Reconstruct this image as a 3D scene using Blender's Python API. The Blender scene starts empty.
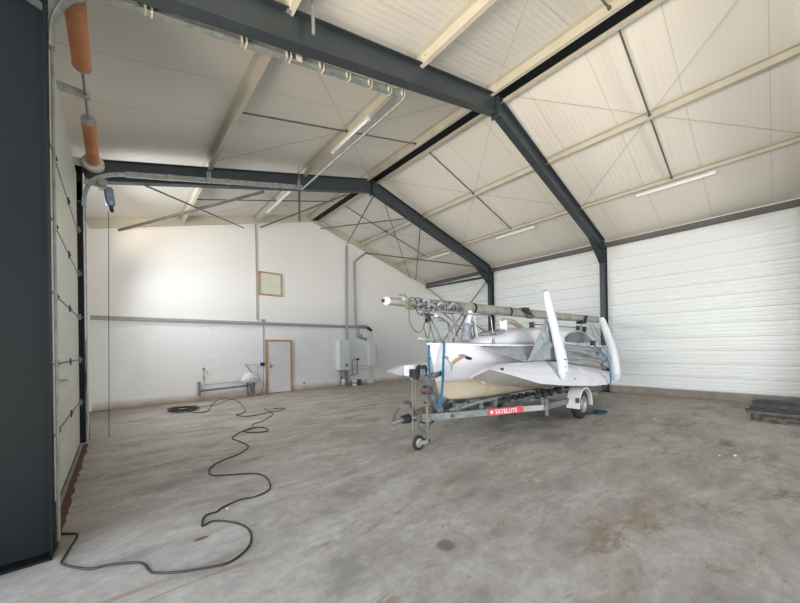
import bpy, bmesh, math, random
from mathutils import Vector, Matrix
random.seed(7)
C = bpy.context.scene.collection
scene = bpy.context.scene
PI = math.pi

# ------------------------------------------------------------------ camera, world, lights, exposure
cam_d = bpy.data.cameras.new('camera'); cam = bpy.data.objects.new('camera', cam_d); C.objects.link(cam)
cam_d.sensor_width = 36; cam_d.sensor_fit = 'HORIZONTAL'
cam_d.lens = 326.288 / 800 * 36
cam_d.shift_y = (347.39 - 301.5) / 800
cam_d.clip_start = 0.02
R_ = Vector((0.754001, -0.656656, -0.016911)); U_ = Vector((0.010774, -0.013378, 0.999852)); F_ = Vector((0.656785, 0.754072, 0.003012))
m4 = Matrix.Identity(4)
for i in range(3):
    m4[i][0] = R_[i]; m4[i][1] = U_[i]; m4[i][2] = -F_[i]; m4[i][3] = (0, 0, 1.65)[i]
cam.matrix_world = m4
scene.camera = cam
w = bpy.data.worlds.new('sky'); scene.world = w; w.use_nodes = True
bg = w.node_tree.nodes['Background']; bg.inputs[0].default_value = (0.62, 0.78, 1.0, 1); bg.inputs[1].default_value = 1.2
def area(name, loc, d, sx, sy, power, col, spread=180):
    l = bpy.data.lights.new(name, 'AREA'); l.shape = 'RECTANGLE'; l.size = sx; l.size_y = sy; l.energy = power; l.color = col
    l.spread = math.radians(spread)
    o = bpy.data.objects.new(name, l); C.objects.link(o); o.location = loc
    o.rotation_euler = Vector(d).to_track_quat('-Z', 'Y').to_euler(); return o
# daylight through the side doorway; unseen second and gable doorways added for brightness
area('daylight_side_doorway', (-0.95, 1.75, 2.4), (1, 0.35, 0.0), 3.9, 4.4, 34, (0.76, 0.88, 1.0), 110)
area('added_light_second_doorway', (-0.95, -2.9, 2.4), (1, 0.45, 0.0), 4.0, 4.4, 40, (0.76, 0.88, 1.0), 110)
area('added_light_gable_doorway', (7.5, -9.9, 2.6), (0.05, 1, 0.03), 6.5, 5.0, 85, (0.80, 0.90, 1.0), 100)
area('bounce_lamp_yard_side', (-4.2, 2.0, 0.03), (0.3, 0.1, 1), 6.0, 11.0, 3300, (1.0, 0.85, 0.66))  # lamp lying on the ground, stands in for bounce off the sunlit yard
area('bounce_lamp_yard_front', (7.0, -15.0, 0.03), (0, 0.6, 1), 10.0, 8.0, 2700, (1.0, 0.88, 0.72))  # unseen up-facing lamp added as bounce from the yard in front
area('daylight_high_window', (-0.75, 10.2, 4.42), (1, -0.25, -0.4), 2.4, 1.15, 150, (0.94, 0.96, 0.98), 150)
vs = scene.view_settings
vs.view_transform = 'Standard'; vs.look = 'None'; vs.gamma = 1; vs.use_curve_mapping = False
vs.exposure = 0.9

# ------------------------------------------------------------------ building measures
XL, XR, XM = -0.57, 13.244, 6.337
YE = 12.80; HE, HR = 5.294, 7.1565
SL = (HR - HE) / (XM - XL)
FR = [3.87, 8.48, -0.64, -5.0, -9.4]      # frame positions along the hall
YF = -9.9
def rz(x): return HR - SL * abs(x - XM)
def cz(x): return rz(x) + (.17 if x < XM else .17 - .13*(x-XM)/(XR-XM))    # underside of the roof sheets, above the frames

# ------------------------------------------------------------------ helpers
def srgb(r, g, b):
    f = lambda c: (c / 12.92 if c <= 0.04045 else ((c + 0.055) / 1.055) ** 2.4)
    return (f(r / 255), f(g / 255), f(b / 255), 1)
MATS = {}
class NT:
    def __init__(s, name):
        s.m = bpy.data.materials.new(name); s.m.use_nodes = True; s.t = s.m.node_tree
        s.b = s.t.nodes['Principled BSDF']; s.co = s.n('ShaderNodeTexCoord').outputs['Object']
    def n(s, k, **kw):
        x = s.t.nodes.new(k)
        for a, b in kw.items(): setattr(x, a, b)
        return x
    def l(s, a, b): s.t.links.new(a, b)
    def noise(s, scale, detail=4, rough=.55, dist=0, vscale=None):
        x = s.n('ShaderNodeTexNoise'); x.inputs['Scale'].default_value = scale; x.inputs['Detail'].default_value = detail
        x.inputs['Roughness'].default_value = rough; x.inputs['Distortion'].default_value = dist
        co = s.co
        if vscale:
            mp = s.n('ShaderNodeMapping'); mp.inputs['Scale'].default_value = vscale[:3]
            if len(vscale) > 3: mp.inputs['Rotation'].default_value = (0, 0, vscale[3])
            s.l(co, mp.inputs[0]); co = mp.outputs[0]
        s.l(co, x.inputs['Vector']); return x.outputs['Fac']
    def ramp(s, fac, stops):
        x = s.n('ShaderNodeValToRGB'); s.l(fac, x.inputs[0]); e = x.color_ramp.elements
        while len(e) > 1: e.remove(e[0])
        e[0].position = stops[0][0]; e[0].color = stops[0][1]
        for p, c in stops[1:]:
            k = e.new(p); k.color = c
        return x.outputs[0]
    def mix(s, fac, a, b, mode='MIX'):
        x = s.n('ShaderNodeMix', data_type='RGBA', blend_type=mode)
        if isinstance(fac, (int, float)): x.inputs[0].default_value = fac
        else: s.l(fac, x.inputs[0])
        for i, v in ((6, a), (7, b)):
            if isinstance(v, tuple): x.inputs[i].default_value = v
            else: s.l(v, x.inputs[i])
        return x.outputs[2]
    def math(s, op, a, b=None, clamp=False):
        x = s.n('ShaderNodeMath', operation=op, use_clamp=clamp)
        for i, v in enumerate((a, b)):
            if v is None: continue
            if isinstance(v, (int, float)): x.inputs[i].default_value = v
            else: s.l(v, x.inputs[i])
        return x.outputs[0]
    def bump(s, h, strength=.3, dist=.01):
        x = s.n('ShaderNodeBump'); x.inputs['Strength'].default_value = strength; x.inputs['Distance'].default_value = dist
        s.l(h, x.inputs['Height']); s.l(x.outputs[0], s.b.inputs['Normal'])
    def col(s, v):
        if isinstance(v, tuple): s.b.inputs['Base Color'].default_value = v
        else: s.l(v, s.b.inputs['Base Color'])
    def set(s, rough=.5, metal=0, **k):
        s.b.inputs['Roughness'].default_value = rough; s.b.inputs['Metallic'].default_value = metal
        for a, b in k.items(): s.b.inputs[a].default_value = b
def mat(name, c, rough=.5, metal=0, var=.12, vs_=6, bump=0, c2=None, spec=.5):
    """plain procedural material: colour with a little noise in it"""
    if name in MATS: return MATS[name]
    t = NT(name); n = t.noise(vs_, 5)
    a = tuple(x * (1 - var) for x in c[:3]) + (1,); b = c2 if c2 else tuple(min(1, x * (1 + var)) for x in c[:3]) + (1,)
    t.col(t.ramp(n, [(.35, a), (.65, b)])); t.set(rough, metal); t.b.inputs['Specular IOR Level'].default_value = spec
    if bump: t.bump(t.noise(vs_ * 8, 4), bump, .005)
    MATS[name] = t.m; return t.m

M = lambda r, g, b: srgb(r, g, b)
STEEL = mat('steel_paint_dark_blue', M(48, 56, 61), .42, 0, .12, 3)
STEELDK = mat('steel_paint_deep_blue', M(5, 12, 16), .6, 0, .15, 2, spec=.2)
EAVE = mat('eave_beam_paint', M(92, 86, 84), .5, 0, .08, 3)
PURL = mat('purlin_cream_paint', M(184, 179, 164), .5, 0, .06, 2)
GALV = mat('galvanised_steel', M(158, 164, 162), .42, .55, .18, 9)
GALVD = mat('galvanised_steel_weathered', M(118, 124, 126), .55, .4, .25, 12, .15)
ROD = mat('bracing_rod_paint', M(92, 88, 84), .5, .2, .1, 5)
ALU = mat('aluminium_anodised', M(158, 157, 152), .4, .55, .16, 5)
WHITE = mat('white_gelcoat', M(206, 206, 213), .28, 0, .02, 2)
WHITEP = mat('white_enamel', M(212, 214, 216), .35, 0, .03, 3)
BEAMW = mat('white_beam_paint', M(208, 213, 221), .3, 0, .03, 3)
CREAM = mat('cream_bottom_paint', M(194, 185, 165), .65, 0, .14, 5, .1, M(170, 160, 138))
RUBBER = mat('black_rubber', M(32, 32, 34), .75, 0, .2, 15)
BLACK = mat('black_plastic', M(26, 27, 30), .5, 0, .2, 10)
WIRE = mat('thin_wire_grey', M(140, 134, 124), .5, .1, .1, 5)
CABLE = mat('cable_sheath_black', M(38, 36, 36), .6, 0, .2, 8)
TUBE = mat('steel_tube', M(126, 127, 128), .3, .8, .1, 6)
BLUE = mat('blue_webbing', M(38, 106, 142), .8, 0, .25, 25)
BLUED = mat('blue_strap_dark', M(28, 70, 105), .8, 0, .25, 25)
RED = mat('red_enamel', M(186, 62, 74), .5, 0, .06, 10)
TARP = mat('grey_tarpaulin', M(140, 143, 145), .7, 0, .12, 3, .3)
TARPD = mat('grey_mesh_netting', M(134, 142, 148), .7, 0, .16, 12, .4)
RUST = mat('rusted_steel', M(112, 70, 46), .85, 0, .35, 9, .5, M(84, 62, 52))
WOODF = mat('bare_wood_frame', M(176, 138, 100), .65, 0, .15, 8)
PANELG = mat('pale_green_board', M(205, 208, 190), .6, 0, .04, 4)
DOORW = mat('door_leaf_white', M(214, 214, 216), .5, 0, .02, 3)
GREYB = mat('grey_sail_bag', M(130, 138, 150), .85, 0, .2, 9, .4)
SAIL = mat('white_sailcloth', M(225, 226, 228), .7, 0, .06, 9, .3)
BROWNS = mat('brown_weathered_slat', M(98, 90, 82), .8, 0, .3, 7, .4)
DARKWOOD = mat('dark_weathered_timber', M(74, 76, 78), .8, 0, .3, 7, .4)
BROWN = mat('brown_wood_block', M(96, 80, 66), .8, 0, .25, 9, .3)
GLASS = mat('dark_tinted_window', M(70, 74, 80), .15, 0, .05, 4)
PIPE = mat('grey_pvc_pipe', M(150, 152, 152), .5, 0, .06, 4)
TUBEL = mat('white_lamp_tube', M(240, 240, 236), .4, 0, .02, 4)
ORANGE = mat('orange_bird_paint', M(160, 122, 90), .5, 0, .2, 20)
GREYL = mat('grey_bird_paint', M(160, 162, 168), .5, 0, .05, 20)
COPPER = mat('brass_valve', M(150, 110, 80), .4, .5, .15, 9)
PLINTH = mat('raw_concrete_plinth', M(140, 134, 126), .85, 0, .14, 4, .3)
HATCH = mat('smoked_hatch', M(128, 128, 132), .3, 0, .1, 5)
SILL = mat('boiler_panel', M(60, 64, 72), .4, 0, .1, 9)
BLUEL = mat('pale_blue_label', M(120, 165, 200), .5, 0, .1, 9)

def spring_mat():
    t = NT('orange_coil_steel'); wv = t.n('ShaderNodeTexWave', bands_direction='Y'); wv.inputs['Scale'].default_value = 22
    wv.inputs['Distortion'].default_value = .3; t.l(t.co, wv.inputs[0])
    t.col(t.mix(t.noise(3), M(206, 122, 76), M(232, 172, 128))); t.set(.5, .1); t.bump(wv.outputs['Fac'], .6, .01); return t.m
SPRING = spring_mat()

def ceiling_mat():
    t = NT('ribbed_white_roof_panel')
    sp = t.n('ShaderNodeSeparateXYZ'); t.l(t.co, sp.inputs[0]); y = sp.outputs['Y']
    rib = t.math('PINGPONG', y, .05)                       # fine ribs run down the slope
    rb = t.math('MULTIPLY', rib, 20)
    fr = t.math('FRACT', t.math('DIVIDE', y, 1.15))
    joint = t.math('GREATER_THAN', fr, .985)
    base = t.mix(t.noise(.35, 3), M(214, 210, 202), M(226, 223, 214))
    c = t.mix(t.math('MULTIPLY', rb, .05), base, M(180, 178, 170))
    t.col(t.mix(t.math('MULTIPLY', joint, .35), c, M(150, 146, 138)))
    t.set(.5); t.bump(t.math('SUBTRACT', rb, joint), .35, .006); return t.m
def endwall_block():
    t = NT('white_painted_blockwork')
    mp = t.n('ShaderNodeMapping'); mp.inputs['Rotation'].default_value = (PI / 2, 0, 0); t.l(t.co, mp.inputs[0])
    br = t.n('ShaderNodeTexBrick'); t.l(mp.outputs[0], br.inputs[0])
    for k, v in (('Scale', 1), ('Mortar Size', .006), ('Mortar Smooth', .4), ('Brick Width', .5), ('Row Height', .2), ('Bias', 0)): br.inputs[k].default_value = v
    br.inputs['Color1'].default_value = M(226, 228, 228); br.inputs['Color2'].default_value = M(230, 231, 231); br.inputs['Mortar'].default_value = M(220, 221, 221)
    c = t.mix(t.ramp(t.noise(1.3, 6, .6, 0, (1, 1, .35)), [(.55, (0, 0, 0, 1)), (.75, (.35, .35, .35, 1))]), br.outputs['Color'], M(208, 207, 202))
    # dirt splashed along the foot of the wall
    sp = t.n('ShaderNodeSeparateXYZ'); t.l(t.co, sp.inputs[0])
    foot = t.math('SUBTRACT', t.math('ADD', .16, t.math('MULTIPLY', t.noise(3, 5), .22)), sp.outputs['Z'])
    foot = t.math('MULTIPLY', foot, 4, True)
    t.col(t.mix(foot, c, M(168, 152, 134))); t.set(.6); t.bump(br.outputs['Fac'], -.25, .006); return t.m
def endwall_sheet():
    t = NT('smooth_cream_wall_sheet')
    sp = t.n('ShaderNodeSeparateXYZ'); t.l(t.co, sp.inputs[0])
    j = t.math('GREATER_THAN', t.math('FRACT', t.math('DIVIDE', sp.outputs['X'], .33)), .97)
    base = t.mix(t.noise(.5, 3), M(226, 224, 220), M(231, 229, 226))
    t.col(t.mix(t.math('MULTIPLY', j, .08), base, M(190, 186, 178))); t.set(.5); t.bump(j, -.1, .004); return t.m
def ribwall():
    t = NT('white_ribbed_wall_sheet'); t.col(t.mix(t.noise(.6, 4, .5, 0, (1, .3, 3)), M(220, 225, 226), M(224, 229, 229))); t.set(.35); return t.m
def doorpanel():
    t = NT('ribbed_door_panel')
    sp = t.n('ShaderNodeSeparateXYZ'); t.l(t.co, sp.inputs[0])
    r = t.math('MULTIPLY', t.math('PINGPONG', sp.outputs['Z'], .055), 18)
    t.col(t.mix(t.noise(.8), M(196, 198, 188), M(206, 208, 200))); t.set(.42); t.bump(r, .5, .01); return t.m
def floor_mat():
    t = NT('stained_concrete_floor')
    big = t.noise(.38, 5, .6, .4, (1, 1.5, 1, .2)); mid = t.noise(1.1, 10, .7, .35, (1, 2.3, 1, .3)); fine = t.noise(9, 8, .75)
    c = t.ramp(big, [(.32, M(150, 143, 135)), (.5, M(166, 159, 151)), (.68, M(178, 171, 163))])
    c = t.mix(t.ramp(mid, [(.50, (0, 0, 0, 1)), (.62, (.6, .6, .6, 1))]), c, M(192, 189, 184))
    c = t.mix(t.ramp(mid, [(.34, (.65, .65, .65, 1)), (.47, (0, 0, 0, 1))]), c, M(126, 121, 115))
    c = t.mix(t.ramp(fine, [(.35, (.35, .35, .35, 1)), (.6, (0, 0, 0, 1))]), c, M(112, 106, 99))
    vein = t.noise(.8, 10, .74, .8, (1, 3.0, 1, .45))
    c = t.mix(t.ramp(vein, [(.57, (0, 0, 0, 1)), (.62, (.75, .75, .75, 1)), (.67, (0, 0, 0, 1))]), c, M(132, 108, 82))
    c = t.mix(t.ramp(vein, [(.30, (.45, .45, .45, 1)), (.40, (0, 0, 0, 1))]), c, M(104, 100, 98))
    sp = t.n('ShaderNodeSeparateXYZ'); t.l(t.co, sp.inputs[0]); X, Y = sp.outputs['X'], sp.outputs['Y']
    wob = t.noise(1.5, 9, .7, .4, (1, 2.2, 1, .4))
    # brown dirt that gathers along the end wall and the right wall
    for ax, edge, wd in ((Y, YE, 1.5), (X, XR, 3.2)):
        d = t.math('DIVIDE', t.math('SUBTRACT', ax, edge - wd), wd)
        d = t.math('MULTIPLY', t.math('SUBTRACT', t.math('ADD', d, t.math('MULTIPLY', wob, 2.4)), 1.75), 1.6, True)
        c = t.mix(t.math('MULTIPLY', d, .55), c, M(158, 130, 98))
    # separate spills and scrapes: x, y, radius x, radius y, colour, strength
    spots = [(5.6, 7.7, .6, .3, M(96, 70, 50), .8), (2.0, 12.55, .6, .2, M(104, 66, 44), .9), (2.06, 1.83, .08, .08, M(84, 82, 80), .7),
             (5.2, -.1, .5, .16, M(84, 70, 56), .8), (7.4, .5, .6, .18, M(104, 84, 62), .7), (6.9, .0, .5, .2, M(92, 74, 56), .7), (8.6, 1.2, 1.1, .4, M(124, 100, 74), .6),
             (.55, 3.35, .06, .025, M(80, 48, 40), .9), (3.6, .9, 1.3, .3, M(128, 108, 84), .6), (6.2, 2.4, 1.2, .7, M(112, 110, 110), .5), (3.6, 5.2, 1.2, .5, M(150, 142, 134), .5),
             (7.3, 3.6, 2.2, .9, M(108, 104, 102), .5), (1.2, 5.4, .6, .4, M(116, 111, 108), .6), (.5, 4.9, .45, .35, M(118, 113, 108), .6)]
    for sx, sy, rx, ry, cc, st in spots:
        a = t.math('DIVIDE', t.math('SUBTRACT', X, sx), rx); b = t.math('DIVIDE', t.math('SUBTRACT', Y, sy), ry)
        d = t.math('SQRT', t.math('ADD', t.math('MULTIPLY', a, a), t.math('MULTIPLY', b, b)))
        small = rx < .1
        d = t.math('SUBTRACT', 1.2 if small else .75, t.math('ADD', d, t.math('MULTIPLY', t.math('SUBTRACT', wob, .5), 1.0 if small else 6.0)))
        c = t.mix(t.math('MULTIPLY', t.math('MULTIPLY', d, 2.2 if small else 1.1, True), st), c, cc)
    # tyre turning mark
    a = t.math('SUBTRACT', X, 2.12); b = t.math('SUBTRACT', Y, 1.80)
    d = t.math('SQRT', t.math('ADD', t.math('MULTIPLY', a, a), t.math('MULTIPLY', b, b)))
    ring = t.math('SUBTRACT', 1, t.math('DIVIDE', t.math('ABSOLUTE', t.math('SUBTRACT', d, .17)), .045), True)
    ang = t.math('FRACT', t.math('MULTIPLY', t.math('ARCTAN2', b, a), 6)); ang = t.math('GREATER_THAN', ang, .45)
    low = t.math('LESS_THAN', t.math('ADD', b, t.math('MULTIPLY', a, -.9)), .0)
    c = t.mix(t.math('MULTIPLY', t.math('MULTIPLY', ring, t.math('MULTIPLY', ang, low)), .5), c, M(98, 95, 92))
    t.col(c); t.set(.62); t.b.inputs['Specular IOR Level'].default_value = .35
    t.bump(t.math('ADD', fine, mid), .12, .01); return t.m

# mesh collector ------------------------------------------------------------
class MB:
    def __init__(s): s.v = []; s.f = []; s.mi = []; s.sm = []; s.cur = 0
    def add(s, vs, fs, smooth=False):
        o = len(s.v); s.v += [tuple(v) for v in vs]
        for f in fs: s.f.append([i + o for i in f]); s.mi.append(s.cur); s.sm.append(smooth)
    def box(s, x0, y0, z0, x1, y1, z1):
        s.add([(x0,y0,z0),(x1,y0,z0),(x1,y1,z0),(x0,y1,z0),(x0,y0,z1),(x1,y0,z1),(x1,y1,z1),(x0,y1,z1)],
              [(0,3,2,1),(4,5,6,7),(0,1,5,4),(1,2,6,5),(2,3,7,6),(3,0,4,7)])
        return s
    def bar(s, a, b, w, h, up=(0,0,1)):
        a = Vector(a); b = Vector(b); d = (b - a).normalized(); u = Vector(up)
        if abs(d.dot(u)) > .98: u = Vector((1, 0, 0))
        r = d.cross(u).normalized(); u = r.cross(d)
        q = [(-1,-1),(1,-1),(1,1),(-1,1)]
        vs = [a + r*w/2*i + u*h/2*j for i,j in q] + [b + r*w/2*i + u*h/2*j for i,j in q]
        s.add(vs, [(0,1,2,3),(7,6,5,4),(0,4,5,1),(1,5,6,2),(2,6,7,3),(3,7,4,0)]); return s
    def beam(s, a, b, w, h, tf=.016, tw=.012, up=(0,0,1)):
        """I-section between a and b (centre line)"""
        a = Vector(a); b = Vector(b); d = (b - a).normalized(); u = Vector(up)
        r = d.cross(u).normalized(); u = r.cross(d)
        s.bar(a + u*(h/2-tf/2), b + u*(h/2-tf/2), w, tf, up); s.bar(a - u*(h/2-tf/2), b - u*(h/2-tf/2), w, tf, up)
        s.bar(a, b, tw, h - 2*tf, up); return s
    def tube(s, pts, r, n=8, rr=None, cap=True, flat=1.0):
        pts = [Vector(p) for p in pts]; rings = []; L = len(pts)
        t0 = (pts[1]-pts[0]).normalized(); up = Vector((0,0,1)) if abs(t0.z) < .95 else Vector((1,0,0))
        side = t0.cross(up).normalized()
        for i, p in enumerate(pts):
            t = (pts[min(i+1,L-1)] - pts[max(i-1,0)]).normalized()
            side = (side - t*side.dot(t)).normalized(); u = side.cross(t)
            q = rr[i] if rr else r
            rings.append([p + side*math.cos(2*PI*k/n)*q + u*math.sin(2*PI*k/n)*q*flat for k in range(n)])
        vs = [v for g in rings for v in g]; fs = []
        for i in range(L-1):
            for k in range(n): fs.append((i*n+k, i*n+(k+1)%n, (i+1)*n+(k+1)%n, (i+1)*n+k))
        s.add(vs, fs, True)
        if cap: s.add(rings[0], [tuple(range(n))]); s.add(rings[-1], [tuple(range(n-1,-1,-1))])
        return s
    def loft(s, rings, closed=True, caps=True, smooth=True):
        n = len(rings[0]); vs = [v for g in rings for v in g]; fs = []
        for i in range(len(rings)-1):
            for k in range(n if closed else n-1): fs.append((i*n+k, i*n+(k+1)%n, (i+1)*n+(k+1)%n, (i+1)*n+k))
        s.add(vs, fs, smooth)
        if caps and closed: s.add(rings[0], [tuple(range(n))]); s.add(rings[-1], [tuple(range(n-1,-1,-1))])
        return s
    def lathe(s, c, axis, prof, n=24, caps=True):
        """prof: (distance along axis, radius)"""
        c = Vector(c); a = Vector(axis).normalized(); u = a.orthogonal().normalized(); v = a.cross(u)
        rings = [[c + a*d + (u*math.cos(2*PI*k/n) + v*math.sin(2*PI*k/n))*r for k in range(n)] for d, r in prof]
        return s.loft(rings, caps=caps)
    def ball(s, c, r, sx=1, sy=1, sz=1, n=12):
        rings = []
        for i in range(1, n//2+1):
            th = PI*i/(n//2+1); rings.append([(c[0]+sx*r*math.sin(th)*math.cos(2*PI*k/n), c[1]+sy*r*math.sin(th)*math.sin(2*PI*k/n), c[2]+sz*r*math.cos(th)) for k in range(n)])
        return s.loft(rings)
    def build(s, name, mats, parent=None, bevel=0, loc=None):
        me = bpy.data.meshes.new(name); me.from_pydata([tuple(v) for v in s.v], [], s.f)
        for m_ in (mats if isinstance(mats, list) else [mats]): me.materials.append(m_)
        me.polygons.foreach_set('material_index', s.mi); me.polygons.foreach_set('use_smooth', s.sm); me.update()
        bm = bmesh.new(); bm.from_mesh(me); bmesh.ops.remove_doubles(bm, verts=bm.verts, dist=1e-5) if False else None
        bmesh.ops.recalc_face_normals(bm, faces=bm.faces); bm.to_mesh(me); bm.free()
        o = bpy.data.objects.new(name, me); C.objects.link(o)
        if parent:
            o.parent = parent; o.matrix_parent_inverse = Matrix.Translation(-parent.location)
        if bevel:
            b = o.modifiers.new('bevel', 'BEVEL'); b.width = bevel; b.segments = 2; b.limit_method = 'ANGLE'
        return o
def tag(o, label, cat, group=None, kind=None):
    o['label'] = label; o['category'] = cat
    if group: o['group'] = group
    if kind: o['kind'] = kind
    return o
def struct(o, label=None):
    o['kind'] = 'structure'
    if label: o['label'] = label
    return o
def thing(name, loc, label, cat, group=None):
    o = bpy.data.objects.new(name, None); C.objects.link(o); o.location = loc; o.empty_display_size = .1
    bpy.context.view_layer.update()
    return tag(o, label, cat, group)
def part(name, mb, m_, p, bevel=0, label=None):
    """child of a thing or of a part; geometry is given in hall coordinates"""
    o = mb.build(name, m_, None, bevel)
    base = Vector((0, 0, 0)); q = p
    while q: base += Vector(q.location); q = q.parent
    o.data.transform(Matrix.Translation(-base)); o.parent = p
    if label: o['label'] = label
    return o
def spline(pts, n=6):
    P = [Vector(p) for p in pts]; P = [P[0]*2-P[1]] + P + [P[-1]*2-P[-2]]; out = []
    for i in range(1, len(P)-2):
        for k in range(n):
            t = k/n; a, b, c, d = P[i-1:i+3]
            out.append(.5*((2*b) + (c-a)*t + (2*a-5*b+4*c-d)*t*t + (3*b-a-3*c+d)*t**3))
    return out + [P[-2]]

# ------------------------------------------------------------------ setting
CEIL = ceiling_mat(); FLOOR = floor_mat(); BLOCK = endwall_block(); SHEET = endwall_sheet(); RIBW = ribwall(); DOORP = doorpanel()
struct(MB().box(-.9, YF, -.2, XR+.25, YE+.2, 0).build('floor', FLOOR), 'stained grey concrete floor of the hall')
YARD = mat('yard_asphalt', M(176, 168, 156), .9, 0, .1, 2, .2)
struct(MB().box(-40, -45, -.3, -.9, 25, -.06).box(-.9, -45, -.3, 30, YF, -.06).build('floor', YARD), 'pale yard ground outside the doorways')
m = MB()
for a, b in ((XL-.4, XM), (XM, XR+.3)):
    m.add([(a, YF, cz(a)), (b, YF, cz(b)), (b, YE+.2, cz(b)), (a, YE+.2, cz(a)), (a, YF, cz(a)+.12), (b, YF, cz(b)+.12), (b, YE+.2, cz(b)+.12), (a, YE+.2, cz(a)+.12)],
          [(0,3,2,1),(4,5,6,7),(0,1,5,4),(1,2,6,5),(2,3,7,6),(3,0,4,7)])
struct(m.build('ceiling', CEIL), 'white ribbed roof panels seen from below')
# end wall: painted blockwork below, smooth sheets above
m = MB().box(XL-.2, YE, 0, XR+.2, YE+.2, 2.69); m.cur = 1
zz = [(XL-.2, 2.69), (XR+.2, 2.69), (XR+.2, cz(XR+.2)+.02), (XM, HR+.19), (XL-.2, cz(XL-.2)+.02)]
m.add([(x, YE-.012, z) for x, z in zz] + [(x, YE+.2, z) for x, z in zz], [(0,1,2,3,4), (9,8,7,6,5), (0,5,6,1), (1,6,7,2), (2,7,8,3), (3,8,9,4), (4,9,5,0)])
struct(m.build('wall_back', [BLOCK, SHEET]), 'end wall of painted blocks below and cream sheets above')
# front gable behind the camera; its wide doorway is added to let light in
m = MB().box(XL-.2, YF-.15, 0, 1.7, YF, HE).box(10.8, YF-.15, 0, XR+.2, YF, HE)
zz = [(XL-.2, 5.1), (XR+.2, 5.1), (XR+.2, cz(XR+.2)), (XM, HR+.17), (XL-.2, cz(XL-.2))]
m.add([(x, YF-.15, z) for x, z in zz] + [(x, YF, z) for x, z in zz], [(0,1,2,3,4), (9,8,7,6,5), (0,5,6,1), (1,6,7,2), (2,7,8,3), (3,8,9,4), (4,9,5,0)])
struct(m.build('wall_front', SHEET), 'front gable wall behind the viewer')
# left wall: open doorway beside the viewer and one added for light behind, closed sectional door, high window strip in the last bay
WX0, WX1 = XL-.16, XL-.05
m = MB()
def lw(y0, y1, z0, z1): m.box(WX0, y0, z0, WX1, y1, z1)
HT = HE+.17
lw(YF, -4.95, 0, HT); lw(-4.95, -.9, 4.7, HT); lw(-.9, -.35, 0, HT); lw(-.35, 3.97, 4.7, HT); lw(3.97, 4.2, 0, HT); lw(4.2, 8.3, 4.8, HT); lw(8.3, YE, 0, 3.85); lw(8.3, 8.95, 3.85, HT); lw(11.45, YE, 3.85, HT); lw(8.95, 11.45, 5.0, HT)
struct(m.build('wall_left', SHEET), 'left wall with sectional doorways')
# right wall: horizontally ribbed sheets on a concrete plinth
prof = []; z = .22; X0 = XR
per = .40
while z < HE:
    for dz, dx in ((0, 0), (.020, -.040), (.062, -.040), (.086, 0), (.155, 0), (.166, -.014), (.190, -.014), (.201, 0), (.275, 0), (.286, -.014), (.310, -.014), (.321, 0)):
        if z + dz < HE + .09: prof.append((X0 + dx, z + dz))
    z += per
prof.append((X0, HE+.09))
m = MB(); n = len(prof)
m.add([(x, YF, z) for x, z in prof] + [(x, YE, z) for x, z in prof], [(i, i+1, n+i+1, n+i) for i in range(n-1)])
m.box(XR+.002, YF, .1, XR+.15, YE, HE+.09)
struct(m.build('wall_right', RIBW), 'white horizontally ribbed right wall')
struct(MB().box(XR-.05, YF, 0, XR+.15, YE, .215).build('baseboard_right', PLINTH), 'raw concrete plinth under the ribbed wall')
# sloping trims, dark strip painting the shade in the ridge gap, corner profile
m = MB()
for a, b in ((XL, XM), (XM, XR)):
    A = Vector((a, YE-.05, cz(a)-.13)); B = Vector((b, YE-.05, cz(b)-.13)); m.bar(A, B, .09, .25)
struct(m.build('trim_1', PURL), 'cream beam under the roof along the end wall')
struct(MB().box(XL-.04, YE-.07, 0, XL+.04, YE-.012, 5.22).build('trim_2', SHEET), 'cream corner profile at the left of the end wall')
m = MB().box(XM-.15, YF, HR-.035, XM+.17, YE-.1, HR+.0)
struct(m.build('trim_3', STEELDK), 'dark strip standing for the shade in the ridge gap')
struct(MB().box(4.00, YE-.05, 2.80, 4.045, YE-.012, 6.42).build('trim_4', PIPE), 'grey upright profile on the end wall sheets')
# threshold
m = MB(); ys = [3.98 + i*.108 for i in range(41)]
vs0 = [(-.465, y, .004) for y in ys] + [(-.385 - .03*random.random(), y, .004) for y in ys]
m.add(vs0, [(i, i+1, 41+i+1, 41+i) for i in range(40)])
t_ = m.build('trim_5', RUST); sd = t_.modifiers.new('solid', 'SOLIDIFY'); sd.thickness = .004; struct(t_, 'rusty threshold strip at the foot of the sectional door')

# personnel door and hatch on the end wall
d = struct(MB().box(4.385, YE-.035, .03, 5.275, YE-.006, 2.0).build('door_1', DOORW), 'white personnel door with timber frame in the end wall')
m = MB().box(4.31, YE-.06, 0, 4.385, YE-.002, 2.07).box(5.275, YE-.06, 0, 5.35, YE-.002, 2.07).box(4.385, YE-.06, 2.0, 5.275, YE-.002, 2.07)
part('door_frame', m, WOODF, d, .004, 'bare timber frame')
part('door_handle', MB().box(4.47, YE-.05, .97, 4.50, YE-.035, 1.17).tube([(4.485, YE-.045, 1.08), (4.485, YE-.085, 1.08), (4.60, YE-.085, 1.08)], .010), TUBE, d)
d = struct(MB().box(4.15, YE-.035, 3.83, 4.93, YE-.012, 4.61).build('window_1', PANELG), 'square pale green panel with a timber frame high on the end wall')
m = MB().box(4.09, YE-.06, 3.77, 4.15, YE-.01, 4.67).box(4.93, YE-.06, 3.77, 4.99, YE-.01, 4.67).box(4.15, YE-.06, 3.77, 4.93, YE-.01, 3.83).box(4.15, YE-.06, 4.61, 4.93, YE-.01, 4.67)
part('window_frame', m, WOODF, d, .004, 'bare timber frame')

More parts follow.
